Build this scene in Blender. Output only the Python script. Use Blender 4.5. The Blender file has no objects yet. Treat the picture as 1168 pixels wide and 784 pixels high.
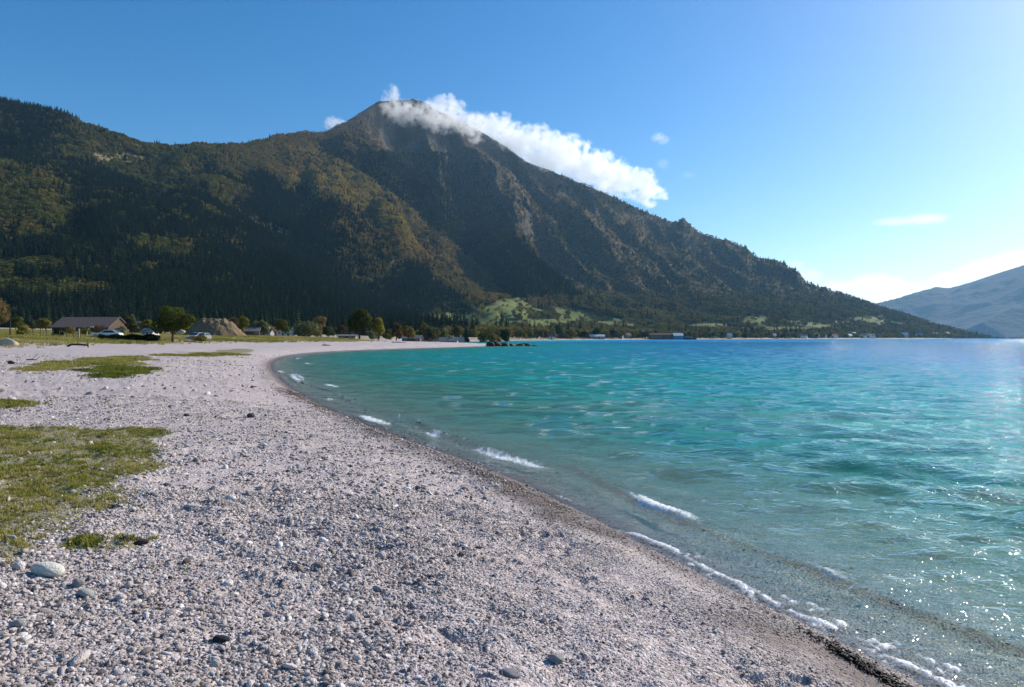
import bpy, bmesh, math, random
import numpy as np
from mathutils import Vector, Matrix
R = math.radians
rng = np.random.default_rng(7)
random.seed(7)
scene = bpy.context.scene
COL = scene.collection

# ------------------------------------------------------------------ camera, sky, sun, exposure
HC = 2.4                    # eye height above the lake
F = 779.0                   # focal length in photo pixels (24 mm lens, 1168 px wide)
CX, HY = 584.0, 385.5       # principal column, horizon row of the photo
cam_d = bpy.data.cameras.new('camera')
cam = bpy.data.objects.new('camera', cam_d); COL.objects.link(cam)
cam.location = (0, 0, HC); cam.rotation_euler = (R(90), 0, 0)
cam_d.sensor_width = 36; cam_d.lens = 36 * F / 1168
cam_d.shift_y = -(392 - HY) / 1168
cam_d.clip_start = 0.05; cam_d.clip_end = 90000
scene.camera = cam

SUN_AZ, SUN_EL = 54.5, 30.0      # degrees right of the view direction, above the horizon
world = bpy.data.worlds.new('World'); scene.world = world; world.use_nodes = True
nt = world.node_tree; nt.nodes.clear()
sky = nt.nodes.new('ShaderNodeTexSky'); sky.sky_type = 'NISHITA'; sky.sun_disc = False
sky.sun_elevation = R(SUN_EL); sky.sun_rotation = R(SUN_AZ)
sky.air_density = 1.0; sky.dust_density = 0.6; sky.ozone_density = 3.5; sky.altitude = 300
bg = nt.nodes.new('ShaderNodeBackground'); bg.inputs['Strength'].default_value = 0.115
wo = nt.nodes.new('ShaderNodeOutputWorld')
tnt = nt.nodes.new('ShaderNodeMix'); tnt.data_type = 'RGBA'; tnt.blend_type = 'MULTIPLY'; tnt.inputs[0].default_value = 1.0
tnt.inputs[7].default_value = (1.02, .995, .97, 1)
nt.links.new(sky.outputs[0], tnt.inputs[6]); hs_ = nt.nodes.new('ShaderNodeHueSaturation'); hs_.inputs['Saturation'].default_value = 1.36; nt.links.new(tnt.outputs[2], hs_.inputs['Color']); nt.links.new(hs_.outputs[0], bg.inputs[0]); nt.links.new(bg.outputs[0], wo.inputs[0])

sun_d = bpy.data.lights.new('sun', 'SUN'); sun_d.energy = 5.0; sun_d.angle = R(0.5); sun_d.color = (1.0, 0.93, 0.82)
sun = bpy.data.objects.new('sun', sun_d); COL.objects.link(sun)
sv = Vector((math.sin(R(SUN_AZ)) * math.cos(R(SUN_EL)), math.cos(R(SUN_AZ)) * math.cos(R(SUN_EL)), math.sin(R(SUN_EL))))
sun.rotation_euler = sv.to_track_quat('Z', 'Y').to_euler()
sun.location = (60, 40, 60)

vs = scene.view_settings
scene.display_settings.display_device = 'sRGB'
vs.view_transform = 'Standard'; vs.look = 'None'; vs.gamma = 1.0; vs.exposure = 0.4; vs.use_curve_mapping = False
scene.render.engine = 'CYCLES'
cy = scene.cycles
cy.max_bounces = 14; cy.diffuse_bounces = 2; cy.glossy_bounces = 3; cy.transmission_bounces = 3
cy.transparent_max_bounces = 16; cy.volume_bounces = 14
cy.use_denoising = True; cy.denoising_prefilter = 'ACCURATE'; cy.caustics_reflective = False; cy.caustics_refractive = False
cy.sample_clamp_indirect = 6.0; cy.use_adaptive_sampling = True; cy.adaptive_threshold = 0.02
cy.volume_max_steps = 512

# ------------------------------------------------------------------ numpy noise
def _hash(ix, iy, seed):
    with np.errstate(over='ignore'):
        h = (ix.astype(np.uint32) * np.uint32(374761393) + iy.astype(np.uint32) * np.uint32(668265263) + np.uint32(seed * 2654435 % 4294967291))
        h = (h ^ (h >> np.uint32(13))) * np.uint32(1274126177)
        h = h ^ (h >> np.uint32(16))
    return (h & np.uint32(0xffffff)).astype(np.float32) / np.float32(0xffffff)
def vnoise(x, y, seed=0):
    x = np.asarray(x, np.float64); y = np.asarray(y, np.float64)
    fx = np.floor(x); fy = np.floor(y)
    ix = fx.astype(np.int64); iy = fy.astype(np.int64)
    u = (x - fx).astype(np.float32); v = (y - fy).astype(np.float32)
    u = u * u * u * (u * (u * 6 - 15) + 10); v = v * v * v * (v * (v * 6 - 15) + 10)
    a = _hash(ix, iy, seed); b = _hash(ix + 1, iy, seed); c = _hash(ix, iy + 1, seed); d = _hash(ix + 1, iy + 1, seed)
    return (a + (b - a) * u) * (1 - v) + (c + (d - c) * u) * v
def fbm(x, y, seed=0, octv=4, gain=0.5):
    s = 0; a = 1; t = 0
    for o in range(octv):
        ca, sa = math.cos(o * 1.1), math.sin(o * 1.1)
        s = s + a * vnoise((x * ca - y * sa) * 2 ** o + 17.3 * o, (x * sa + y * ca) * 2 ** o - 9.1 * o, seed + o)
        t += a; a *= gain
    return s / t
def ridged(x, y, seed=0, octv=4, gain=0.5):
    s = 0; a = 1; t = 0
    for o in range(octv):
        ca, sa = math.cos(o * .9), math.sin(o * .9)
        n = vnoise((x * ca - y * sa) * 2 ** o + 7.7 * o, (x * sa + y * ca) * 2 ** o + 3.1 * o, seed + o)
        s = s + a * (1 - np.abs(2 * n - 1)); t += a; a *= gain
    return s / t
def sstep(a, b, x):
    t = np.clip((x - a) / (b - a), 0, 1)
    return t * t * (3 - 2 * t)

# ------------------------------------------------------------------ mesh / object helpers
def props(o, label=None, cat=None, group=None, kind=None):
    if label: o['label'] = label
    if cat: o['category'] = cat
    if group: o['group'] = group
    if kind: o['kind'] = kind
    return o
def link(o, parent=None):
    COL.objects.link(o)
    if parent: o.parent = parent
    return o
def empty(name, loc, rz=0.0):
    o = bpy.data.objects.new(name, None); COL.objects.link(o)
    o.empty_display_size = 0.2; o.location = loc; o.rotation_euler = (0, 0, rz)
    return o
def grid_mesh(name, X, Y, Z, attrs=None, keep=None, smooth=True):
    n, m = X.shape
    co = np.stack([X, Y, Z], -1).reshape(-1, 3).astype(np.float32)
    i = np.arange(n * m).reshape(n, m)
    q = np.stack([i[:-1, :-1], i[:-1, 1:], i[1:, 1:], i[1:, :-1]], -1).reshape(-1, 4)
    if keep is not None:
        k = keep
        kk = (k[:-1, :-1] | k[:-1, 1:] | k[1:, 1:] | k[1:, :-1]).reshape(-1)
        q = q[kk]
        used = np.zeros(n * m, bool); used[q.reshape(-1)] = True
        remap = np.cumsum(used) - 1
        co = co[used]; q = remap[q]
    else:
        used = np.ones(n * m, bool)
    me = bpy.data.meshes.new(name)
    me.vertices.add(len(co)); me.vertices.foreach_set('co', co.reshape(-1))
    me.loops.add(q.size); me.loops.foreach_set('vertex_index', q.reshape(-1).astype(np.int32))
    me.polygons.add(len(q)); me.polygons.foreach_set('loop_start', (np.arange(len(q)) * 4).astype(np.int32))
    me.polygons.foreach_set('loop_total', np.full(len(q), 4, np.int32))
    me.polygons.foreach_set('use_smooth', np.full(len(q), smooth))
    me.update(calc_edges=True)
    for k, a in (attrs or {}).items():
        at = me.attributes.new(k, 'FLOAT', 'POINT')
        at.data.foreach_set('value', a.reshape(-1)[used].astype(np.float32))
    return me
class MB:
    """collects simple shapes into one mesh"""
    def __init__(s): s.v = []; s.f = []
    def add(s, vs, fs, M=None):
        b = len(s.v)
        s.v += [tuple(M @ Vector(p)) if M else tuple(p) for p in vs]
        s.f += [tuple(b + i for i in f) for f in fs]
        return s
    def box(s, c, d, M=None, taper=(1, 1)):
        x, y, z = c; a, b, h = d[0] / 2, d[1] / 2, d[2] / 2; tx, ty = taper
        vs = [(x - a, y - b, z - h), (x + a, y - b, z - h), (x + a, y + b, z - h), (x - a, y + b, z - h),
              (x - a * tx, y - b * ty, z + h), (x + a * tx, y - b * ty, z + h), (x + a * tx, y + b * ty, z + h), (x - a * tx, y + b * ty, z + h)]
        return s.add(vs, [(3, 2, 1, 0), (4, 5, 6, 7), (0, 1, 5, 4), (1, 2, 6, 5), (2, 3, 7, 6), (3, 0, 4, 7)], M)
    def tube(s, pts, rad, n=8):
        pts = [Vector(p) for p in pts]
        if not hasattr(rad, '__len__'): rad = [rad] * len(pts)
        vs = []; fs = []
        for i, p in enumerate(pts):
            d = (pts[min(i + 1, len(pts) - 1)] - pts[max(i - 1, 0)]).normalized()
            a = d.cross(Vector((0, 0, 1)) if abs(d.z) < .9 else Vector((1, 0, 0))).normalized(); b = d.cross(a)
            for k in range(n):
                t = 2 * math.pi * k / n
                vs.append(p + (a * math.cos(t) + b * math.sin(t)) * rad[i])
        for i in range(len(pts) - 1):
            for k in range(n):
                fs.append((i * n + k, i * n + (k + 1) % n, (i + 1) * n + (k + 1) % n, (i + 1) * n + k))
        fs.append(tuple(range(n))[::-1]); fs.append(tuple((len(pts) - 1) * n + k for k in range(n)))
        return s.add(vs, fs)
    def prism(s, prof, y0, y1, M=None):
        n = len(prof)
        vs = [(x, y0, z) for x, z in prof] + [(x, y1, z) for x, z in prof]
        fs = [tuple(range(n)), tuple(range(2 * n - 1, n - 1, -1))] + [((i + 1) % n, i, n + i, n + (i + 1) % n) for i in range(n)]
        return s.add(vs, fs, M)
    def mesh(s, name, mat=None, smooth=False):
        me = bpy.data.meshes.new(name); me.from_pydata(s.v, [], s.f)
        bm = bmesh.new(); bm.from_mesh(me); bmesh.ops.recalc_face_normals(bm, faces=bm.faces); bm.to_mesh(me); bm.free()
        if mat: me.materials.append(mat)
        if smooth: me.polygons.foreach_set('use_smooth', np.ones(len(me.polygons), bool))
        me.update()
        return me
    def build(s, name, mat, parent=None, smooth=False, bevel=0):
        o = bpy.data.objects.new(name, s.mesh(name, mat, smooth)); link(o, parent)
        if bevel:
            b = o.modifiers.new('bevel', 'BEVEL'); b.width = bevel; b.segments = 2; b.limit_method = 'ANGLE'
        return o

# ------------------------------------------------------------------ node helpers
def new_mat(name):
    m = bpy.data.materials.new(name); m.use_nodes = True
    m.node_tree.nodes.clear()
    return m, m.node_tree
class NT:
    def __init__(s, tree): s.t = tree
    def n(s, typ, **kw):
        nd = s.t.nodes.new(typ)
        for k, v in kw.items(): setattr(nd, k, v)
        return nd
    def link(s, a, b): s.t.links.new(a, b)
    def _set(s, sock, v):
        if isinstance(v, bpy.types.NodeSocket): s.link(v, sock)
        elif v is not None: sock.default_value = v
    def math(s, op, a, b=None, c=None, clamp=False):
        nd = s.n('ShaderNodeMath', operation=op); nd.use_clamp = clamp
        s._set(nd.inputs[0], a); s._set(nd.inputs[1], b)
        if c is not None: s._set(nd.inputs[2], c)
        return nd.outputs[0]
    def vmath(s, op, a, b=None):
        nd = s.n('ShaderNodeVectorMath', operation=op)
        s._set(nd.inputs[0], a)
        if b is not None: s._set(nd.inputs[1], b)
        return nd.outputs['Value'] if op in ('LENGTH', 'DOT_PRODUCT') else nd.outputs[0]
    def mix(s, f, a, b, blend='MIX'):
        nd = s.n('ShaderNodeMix', data_type='RGBA', blend_type=blend)
        s._set(nd.inputs[0], f)
        for sock, v in ((nd.inputs[6], a), (nd.inputs[7], b)):
            if not isinstance(v, bpy.types.NodeSocket): v = (*v, 1)
            s._set(sock, v)
        return nd.outputs[2]
    def attr(s, name, typ='GEOMETRY'):
        nd = s.n('ShaderNodeAttribute', attribute_name=name, attribute_type=typ)
        return nd.outputs['Fac']
    def noise(s, vec, scale, detail=3, rough=.5, dist=0):
        nd = s.n('ShaderNodeTexNoise'); s._set(nd.inputs['Vector'], vec)
        nd.inputs['Scale'].default_value = scale; nd.inputs['Detail'].default_value = detail
        nd.inputs['Roughness'].default_value = rough; nd.inputs['Distortion'].default_value = dist
        return nd.outputs['Fac']
    def voro(s, vec, scale, feature='F1', rnd=1.0):
        nd = s.n('ShaderNodeTexVoronoi', feature=feature); s._set(nd.inputs['Vector'], vec)
        nd.inputs['Scale'].default_value = scale; nd.inputs['Randomness'].default_value = rnd
        return nd
    def ramp(s, f, stops, interp='LINEAR'):
        nd = s.n('ShaderNodeValToRGB'); s._set(nd.inputs[0], f); cr = nd.color_ramp; cr.interpolation = interp
        while len(cr.elements) > 1: cr.elements.remove(cr.elements[-1])
        for i, (p, c) in enumerate(stops):
            e = cr.elements[0] if i == 0 else cr.elements.new(p)
            e.position = p; e.color = (*c, 1) if len(c) == 3 else c
        return nd.outputs[0]
    def maprange(s, v, a, b, c=0., d=1., smooth=True):
        nd = s.n('ShaderNodeMapRange', interpolation_type='SMOOTHSTEP' if smooth else 'LINEAR')
        s._set(nd.inputs['Value'], v)
        for k, x in zip(('From Min', 'From Max', 'To Min', 'To Max'), (a, b, c, d)): s._set(nd.inputs[k], x)
        return nd.outputs[0]
    def pos(s): return s.n('ShaderNodeNewGeometry').outputs['Position']
    def obj(s): return s.n('ShaderNodeTexCoord').outputs['Object']
    def bump(s, h, strength=1., dist=.01, normal=None):
        nd = s.n('ShaderNodeBump'); nd.inputs['Strength'].default_value = strength; nd.inputs['Distance'].default_value = dist
        s.link(h, nd.inputs['Height'])
        if normal: s.link(normal, nd.inputs['Normal'])
        return nd.outputs[0]
    def out(s, surf=None, vol=None):
        o = s.n('ShaderNodeOutputMaterial')
        if surf: s.link(surf, o.inputs['Surface'])
        if vol: s.link(vol, o.inputs['Volume'])
    def bsdf(s, color, rough=.8, normal=None, spec=.3, metal=0.):
        nd = s.n('ShaderNodeBsdfPrincipled')
        if isinstance(color, bpy.types.NodeSocket): s.link(color, nd.inputs['Base Color'])
        else: nd.inputs['Base Color'].default_value = (*color, 1)
        s._set(nd.inputs['Roughness'], rough)
        nd.inputs['Specular IOR Level'].default_value = spec; nd.inputs['Metallic'].default_value = metal
        if normal: s.link(normal, nd.inputs['Normal'])
        return nd.outputs[0]
def simple_mat(name, color, rough=.7, var=.25, scale=6., spec=.3, bump=.0):
    m, t = new_mat(name); g = NT(t)
    p = g.obj()
    n = g.noise(p, scale, 5, .6)
    c = g.mix(n, tuple(x * (1 - var) for x in color), tuple(min(1, x * (1 + var)) for x in color))
    nm = g.bump(g.noise(p, scale * 3, 4), 1., bump) if bump else None
    g.out(g.bsdf(c, rough, nm, spec))
    return m

# ------------------------------------------------------------------ shoreline and ground height
def w(px, py): d = HC * F / (py - HY); return ((px - CX) / F * d, d)
SHORE = [(40, -2000), (30, -200), (9, -45), (5.2, -12), (3.9, -2), (3.1, 3.2)] + [w(*p) for p in (
    (1060, 784), (985, 745), (880, 695), (740, 625), (640, 572), (560, 535), (470, 505), (400, 478), (355, 458), (322, 437),
    (308, 421), (309, 412), (328, 405.5), (370, 401.6), (430, 399), (500, 397), (545, 395.6))] + [
    (-5, 200), (-3, 208), (-12, 222), (-34, 270), (-36, 350), (-22, 470), (0, 600), (33, 690), (132, 890), (305, 1100), (543, 1340),
    (908, 1700), (1341, 2150), (1800, 2650), (2000, 2900), (2300, 3600), (2000, 6500)]
def chaikin(p, it):
    p = np.array(p, float)
    for _ in range(it):
        a = p[:-1] * .75 + p[1:] * .25; b = p[:-1] * .25 + p[1:] * .75
        p = np.concatenate([p[:1], np.stack([a, b], 1).reshape(-1, 2), p[-1:]])
    return p
SH = chaikin(SHORE, 2)
SH_LEN = np.concatenate([[0], np.cumsum(np.hypot(*np.diff(SH, axis=0).T))])
POLY = np.concatenate([SH, [(-7000, 6500), (-7000, -2000)]])
def sdf_poly(x, y, line, poly=None, want_u=False, lens=None):
    """signed distance, positive inside"""
    sh = np.shape(x); x = np.ravel(x).astype(np.float32); y = np.ravel(y).astype(np.float32)
    D = np.empty(len(x), np.float32); U = np.zeros(len(x), np.float32); ins = np.zeros(len(x), bool)
    poly = line if poly is None else poly
    for s0 in range(0, len(x), 60000):
        xx = x[s0:s0 + 60000]; yy = y[s0:s0 + 60000]
        best = np.full(len(xx), 1e18, np.float32); bu = np.zeros(len(xx), np.float32)
        for i in range(len(line) - 1):
            ax, ay = line[i]; bx, by = line[i + 1]; dx, dy = bx - ax, by - ay; L2 = dx * dx + dy * dy + 1e-9
            t = np.clip(((xx - ax) * dx + (yy - ay) * dy) / L2, 0, 1)
            d2 = (xx - ax - t * dx) ** 2 + (yy - ay - t * dy) ** 2
            if want_u:
                k = d2 < best
                bu[k] = lens[i] + t[k] * math.sqrt(L2)
            best = np.minimum(best, d2)
        c = np.zeros(len(xx), bool)
        for i in range(len(poly)):
            ax, ay = poly[i]; bx, by = poly[(i + 1) % len(poly)]
            if ay == by: continue
            k = ((ay > yy) != (by > yy)) & (xx < (bx - ax) * (yy - ay) / (by - ay) + ax)
            c ^= k
        D[s0:s0 + 60000] = np.sqrt(best); ins[s0:s0 + 60000] = c; U[s0:s0 + 60000] = bu
    D = np.where(ins, D, -D)
    return (D.reshape(sh), U.reshape(sh)) if want_u else D.reshape(sh)
def shore_d(x, y): return sdf_poly(x, y, SH, POLY)
def shore_du(x, y): return sdf_poly(x, y, SH, POLY, True, SH_LEN)
PD = [-4000, -400, -80, -40, -15, -6, -2, -.6, 0, 1.2, 3, 6, 15, 25, 35, 50, 100, 200, 500, 5000]
PZ = [-10, -10, -7.5, -4.6, -1.7, -.62, -.24, -.09, 0, .25, .52, .80, 1.10, 1.36, 1.95, 2.75, 3.9, 6.5, 13, 40]
def base_h(d): return np.interp(d, PD, PZ)
def ground_h(x, y, d=None, fine=True):
    x = np.asarray(x, float); y = np.asarray(y, float)
    if d is None: d = shore_d(x, y)
    r = np.hypot(x, y)
    z = base_h(d) + .10 * (fbm(x / 7, y / 7, 3, 3) - .5) * sstep(2, 9, d) + .35 * (fbm(x / 40, y / 40, 5, 3) - .5) * sstep(15, 45, d)
    if fine:
        near = 1 - sstep(40, 90, r)
        on = sstep(.3, 1.6, d) * near
        a = .55 + .45 * sstep(.45, .6, fbm(x / 1.9, y / 1.9, 41, 2))
        l1 = fbm(x / .34 + y * .25, y / .26, 11, 2); l2 = ridged(x / .8, y / .6, 21, 2); l3 = fbm(x / .11, y / .1, 31, 2)
        side = sstep(-1.6, .6, x - .02 * y)
        pit = sstep(.54, .74, fbm(x / .17 + .3 * y, y / .13, 45, 2)) * sstep(.42, .56, fbm(x / .9, y / .7, 46, 2))
        a = a * (.75 + .6 * side); z = z - on * .045 * pit * (.35 + .8 * side)
        z = z + on * a * (.12 * (l1 - .5) + .06 * (l2 - .6) + .035 * (l3 - .5))
        z = z + .05 * (fbm(x / .5, y / .5, 61, 3) - .5) * sstep(.1, -.6, d) * near
        # a low storm ridge of coarser shingle just above the water
        z = z + .07 * np.exp(-((d - .7) / .35) ** 2) * near * (.2 + 1.6 * fbm(x / .9, y / .9, 71, 3))
    return z
def pix_ground(px, py):
    px = np.asarray(px, float); py = np.asarray(py, float)
    drop = np.full(px.shape, 1.5)
    for _ in range(30):
        D = np.clip(drop * F / np.maximum(py - HY, .5), 1, 1500); x = (px - CX) / F * D
        drop = .5 * drop + .5 * np.maximum(HC - ground_h(x, D, fine=False), .03)
    return x, D
def at(px, D, lift=0.):
    x = (px - CX) / F * D
    return (x, D, float(ground_h(np.array([x]), np.array([D]))[0]) + lift)

# ------------------------------------------------------------------ grass patches on the beach (world outlines)
PATCHES = {
 'turf_near': [(-260, 492), (-100, 486), (0, 489), (60, 487), (130, 487), (188, 490), (186, 506), (162, 524), (168, 556), (140, 580), (102, 598), (84, 612), (40, 632), (0, 646), (-120, 660), (-300, 640)],
 'tuft_strip': [(84, 613), (120, 610), (166, 614), (168, 625), (120, 628), (90, 626)],
 'turf_small': [(-40, 458), (20, 458), (50, 460), (30, 466), (-40, 468)],
 'turf_bright': [(98, 424), (120, 419), (150, 418), (174, 421), (165, 427), (130, 431), (105, 430)],
 'turf_dry': [(22, 423), (60, 415), (110, 408), (160, 407), (166, 411), (130, 417), (80, 421), (40, 425)],
 'turf_far': [(190, 406), (215, 402), (260, 398), (300, 399), (285, 404), (230, 408)],
}
PW = {k: np.stack(pix_ground(*np.array(v, float).T), -1) for k, v in PATCHES.items()}
def patch_mask(x, y, k, soft):
    p = PW[k]; lo = p.min(0) - 3; hi = p.max(0) + 3
    out = np.zeros(np.shape(x), np.float32)
    m = (x > lo[0]) & (x < hi[0]) & (y > lo[1]) & (y < hi[1])
    if m.any():
        d = sdf_poly(x[m], y[m], np.concatenate([p, p[:1]]), p)
        d = d + (fbm(x[m] / (soft * 2), y[m] / (soft * 2), 91, 4) - .5) * soft * 2.2
        out[m] = sstep(-soft * .5, soft * .5, d)
    return out
SOFT = {'turf_near': .55, 'tuft_strip': .16, 'turf_small': .5, 'turf_bright': .9, 'turf_dry': 1.5, 'turf_far': 2.2}

# ------------------------------------------------------------------ ground sheet
def polar_rows(rs, th):
    RR, TT = np.meshgrid(rs, th, indexing='ij')
    return RR * np.sin(TT), RR * np.cos(TT)
th = R(1) * np.concatenate([np.arange(-88, -44, .5), np.arange(-44, 44, .068), np.arange(44, 88, .5)])
inv = np.linspace(1 / 1.3, 1 / 110, 860); rs = np.concatenate([1 / inv, np.geomspace(113, 7000, 80)])
GX, GY = polar_rows(rs, th)
GD = shore_d(GX, GY)
GZ = ground_h(GX, GY, GD)
gr = np.zeros(GX.shape, np.float32)
for k in PATCHES: gr = np.maximum(gr, patch_mask(GX, GY, k, SOFT[k]) * (1.0 if k != 'turf_dry' else .8))
meadow = sstep(np.where(GY > 450, 2, 24), np.where(GY > 450, 7, 34), GD + 8 * (fbm(GX / 9, GY / 9, 77, 3) - .5)) * (.45 + .55 * sstep(.35, .6, fbm(GX / 5, GY / 5, 78, 4)))
# brown line of wet twigs and grit left along the waterline
gy = GY
wrack = np.exp(-((GD - .52 - .3 * (fbm(GX / 1.3, GY / 1.3, 88, 2) - .5)) / .42) ** 2) * (
    sstep(7.3, 8.4, gy) * (1 - sstep(15, 19, gy)) + .75 * (1 - sstep(5.2, 5.7, gy)) + .35 * sstep(18, 30, gy) * (1 - sstep(60, 80, gy)))
wrack = np.clip(wrack * (.75 + 1.1 * fbm(GX / .35, GY / .35, 89, 3)), 0, 1)
beach_me = grid_mesh('beach', GX, GY, GZ, {'shore': GD, 'turf': gr, 'meadow': meadow, 'wrack': wrack})
beach = link(bpy.data.objects.new('beach', beach_me)); props(beach, 'pale grey pebble beach curving round the bay', kind='structure')

m, t = new_mat('shingle'); g = NT(t)
P = g.pos()
PJ = g.vmath('ADD', P, g.vmath('MULTIPLY', g.n('ShaderNodeTexNoise').outputs['Color'], (0.0, 0.0, 0.0)))
flat = g.vmath('MULTIPLY', P, (1, 1, .35))
v1 = g.voro(flat, 34.); v2 = g.voro(flat, 78.); v3 = g.voro(flat, 14.)
def cellval(v): return g.vmath('DOT_PRODUCT', v.outputs['Color'], (.5, .3, .2))
stone = g.ramp(g.math('ADD', g.math('MULTIPLY', cellval(v1), .6), g.math('MULTIPLY', cellval(v2), .4)),
               [(.12, (.13, .112, .108)), (.34, (.28, .25, .242)), (.52, (.42, .378, .362)), (.70, (.53, .482, .465)), (.9, (.68, .64, .62))])
hue = g.noise(P, .8, 4, .6)
stone = g.mix(1., stone, g.ramp(hue, [(.25, (.90, .86, .92)), (.5, (1, .97, .97)), (.75, (1.02, .95, .88))]), 'MULTIPLY')
big = g.noise(P, .35, 5, .6)
stone = g.mix(1., stone, g.ramp(big, [(.3, (.97, .945, .95)), (.7, (1.23, 1.205, 1.21))]), 'MULTIPLY')
sd = g.attr('shore')
wetn = g.math('ADD', sd, g.math('MULTIPLY', g.math('SUBTRACT', g.noise(P, 2.2, 4), .5), .5))
wet = g.maprange(wetn, .72, .12, 0., 1.)
wr = g.attr('wrack')
under = g.maprange(sd, -.05, -.5)
stone = g.mix(wet, stone, g.mix(1., stone, g.mix(under, (.50, .455, .42), (.82, .86, .74)), 'MULTIPLY'))
stone = g.mix(g.math('MULTIPLY', wr, .85), stone, g.mix(g.noise(P, 40., 4), (.035, .025, .020), (.15, .105, .085)))
lake_bed = g.maprange(sd, -3., -14., 0., 1.)
stone = g.mix(lake_bed, stone, g.mix(g.noise(P, .25, 4), (.06, .07, .05), (.26, .25, .19)))
tn = g.noise(P, 9., 6, .65)
soil = g.mix(tn, (.10, .095, .035), (.27, .235, .10))
tf = g.attr('turf')
tm = g.maprange(g.math('ADD', tf, g.math('MULTIPLY', g.math('SUBTRACT', g.noise(P, 16., 5, .7), .5), .9)), .45, .75, 0., .85)
stone = g.mix(tm, stone, soil)
md = g.math('MULTIPLY', g.attr('meadow'), .9)
mc = g.mix(g.noise(P, .25, 6, .65), (.13, .12, .04), (.33, .26, .12))
stone = g.mix(md, stone, mc)
hgt = g.math('SUBTRACT', g.math('MULTIPLY', v1.outputs['Distance'], -1.), g.math('MULTIPLY', v2.outputs['Distance'], .5))
nrm = g.bump(hgt, .9, .016)
rough = g.math('SUBTRACT', .88, g.math('MULTIPLY', wet, .5))
g.out(g.bsdf(stone, rough, nrm, .3)); beach_me.materials.append(m)

# ------------------------------------------------------------------ water
wr_ = [2.0]
while wr_[-1] < 420:
    r = wr_[-1]; wr_.append(r + min(max(r * r * 7e-4, .014), .24 + r * .0016))
wr_ += list(np.geomspace(430, 16000, 90))
th = R(1) * np.concatenate([np.arange(-34, 42, .085), np.arange(42, 90, .6)])
WX, WY = polar_rows(np.array(wr_), th)
WD, WU = shore_du(WX, WY)
WR = np.hypot(WX, WY)
dr = np.gradient(np.array(wr_))[:, None] * np.ones_like(WX)
Z = np.zeros_like(WX, dtype=np.float32); SX = np.zeros_like(Z); SY = np.zeros_like(Z)
Xf = WX.astype(np.float32); Yf = WY.astype(np.float32)
gx = (.35 * WX + 9 * (fbm(WX / 30, WY / 30, 5, 2))).astype(np.float32)
wrn = np.random.default_rng(3)
NW = 46
gust = (.8 + .4 * fbm(WX / 26, WY / 11, 15, 3)).astype(np.float32)
for i in range(NW):
    lam = 3.0 * (.09 / 1.0) ** (i / (NW - 1)) if True else 1
    ang = R(-102 + wrn.normal(0, 21)); kx, ky = math.cos(ang), math.sin(ang)      # travels towards the beach
    k = 2 * math.pi / lam; a = .0125 * lam ** .8 * (1.25 if .5 < lam < 1.9 else .62)
    fade = np.clip(1.3 - dr * 2.8 / lam, 0, 1).astype(np.float32)
    ph = k * (kx * Xf + ky * Yf) + wrn.uniform(0, 6.28) + .6 * gx / max(lam, .8)
    Z += fade * a * np.sin(ph); c = fade * a * np.cos(ph)
    SX += kx * c; SY += ky * c
shoal = sstep(.15, -5.5, WD).astype(np.float32) * .93 + .07 * sstep(0.3, -.3, WD)
Z *= shoal * gust * .88; SX *= shoal * gust * .55; SY *= shoal * gust * .55
# wavelets running parallel to the beach, the first one breaking
ut = WU / 1.0
far_on = 1 - sstep(45, 90, WR)
wob = 1.1 * (fbm(WU / 3.0, WU * 0 + 2, 51, 2) - .5)
am = .35 + 1.1 * fbm(WU / 2.2, WU * 0 + 7, 52, 2)
c1 = -1.15 + .6 * wob; s1 = WD - c1
front = np.where(s1 > 0, np.exp(-(s1 / .10) ** 2), np.exp(-(s1 / .40) ** 2))
Z += (.08 * am * front * far_on).astype(np.float32)
c2 = -3.0 - .9 * wob; s2 = WD - c2
Z += (.085 * (1.4 - am) * np.where(s2 > 0, np.exp(-(s2 / .35) ** 2), np.exp(-(s2 / .8) ** 2)) * far_on).astype(np.float32)
# foam where it breaks
foam = np.zeros_like(WX)
for px, py, hw, st in ((338, 431, 3.6, 1.0), (380, 440, 1.3, .8), (376, 456, .5, .6), (424, 479, 1.25, 1.0), (497, 496, .5, .75), (580, 522, 1.05, 1.0), (760, 582, .62, 1.15), (322, 424, 2.5, .5), (352, 415, 3, .5), (300 + 40, 409, 4, .45)):
    x0, y0 = w(px, py); i0 = np.argmin(np.hypot(SH[:, 0] - x0, SH[:, 1] - y0))
    _, u0 = shore_du(np.array([x0]), np.array([y0]))
    d0 = shore_d(np.array([x0]), np.array([y0]))[0]
    wd = .10 + .0045 * y0
    cc = np.where(far_on > .2, d0 + (c1 - (-1.15)) * .5, d0)
    foam = np.maximum(foam, st * np.exp(-((WU - u0[0]) / (hw * 1.25)) ** 2) * np.exp(-((WD - cc - .03) / wd) ** 2))
crest = sstep(.6, 1.1, am) * np.where(s1 > 0, np.exp(-(s1 / .10) ** 2), np.exp(-(s1 / .06) ** 2)) * far_on * .55
spk = np.exp(-((WD + .22) / .24) ** 2) * sstep(.60, .72, fbm(WX / .11, WY / .11, 60, 2)) * sstep(9.5, 6, WY) * .8
foam = np.maximum(foam, spk)
foam = np.maximum(foam, crest * sstep(.5, .7, fbm(WU / .5, WD * 3, 53, 3)))
lace = (.45 + .55 * sstep(.34, .52, fbm(WU / .35, WD * 0 + 5, 59, 3))) * np.exp(-((WD + .10 - .34 * (fbm(WU / .7, WU * 0, 54, 3) - .5)) / .045) ** 2)
foam = np.maximum(foam, lace * (1.05 * (sstep(9.2, 8.0, WY)) + .45 * sstep(9, 10, WY) * sstep(.45, .6, fbm(WU / 1.5, WU * 0 + 3, 55, 2)) * far_on))
bub = fbm(WX / .05, WY / .05, 56, 3) * .55 + fbm(WX / .22, WY / .22, 57, 2) * .45
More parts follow.
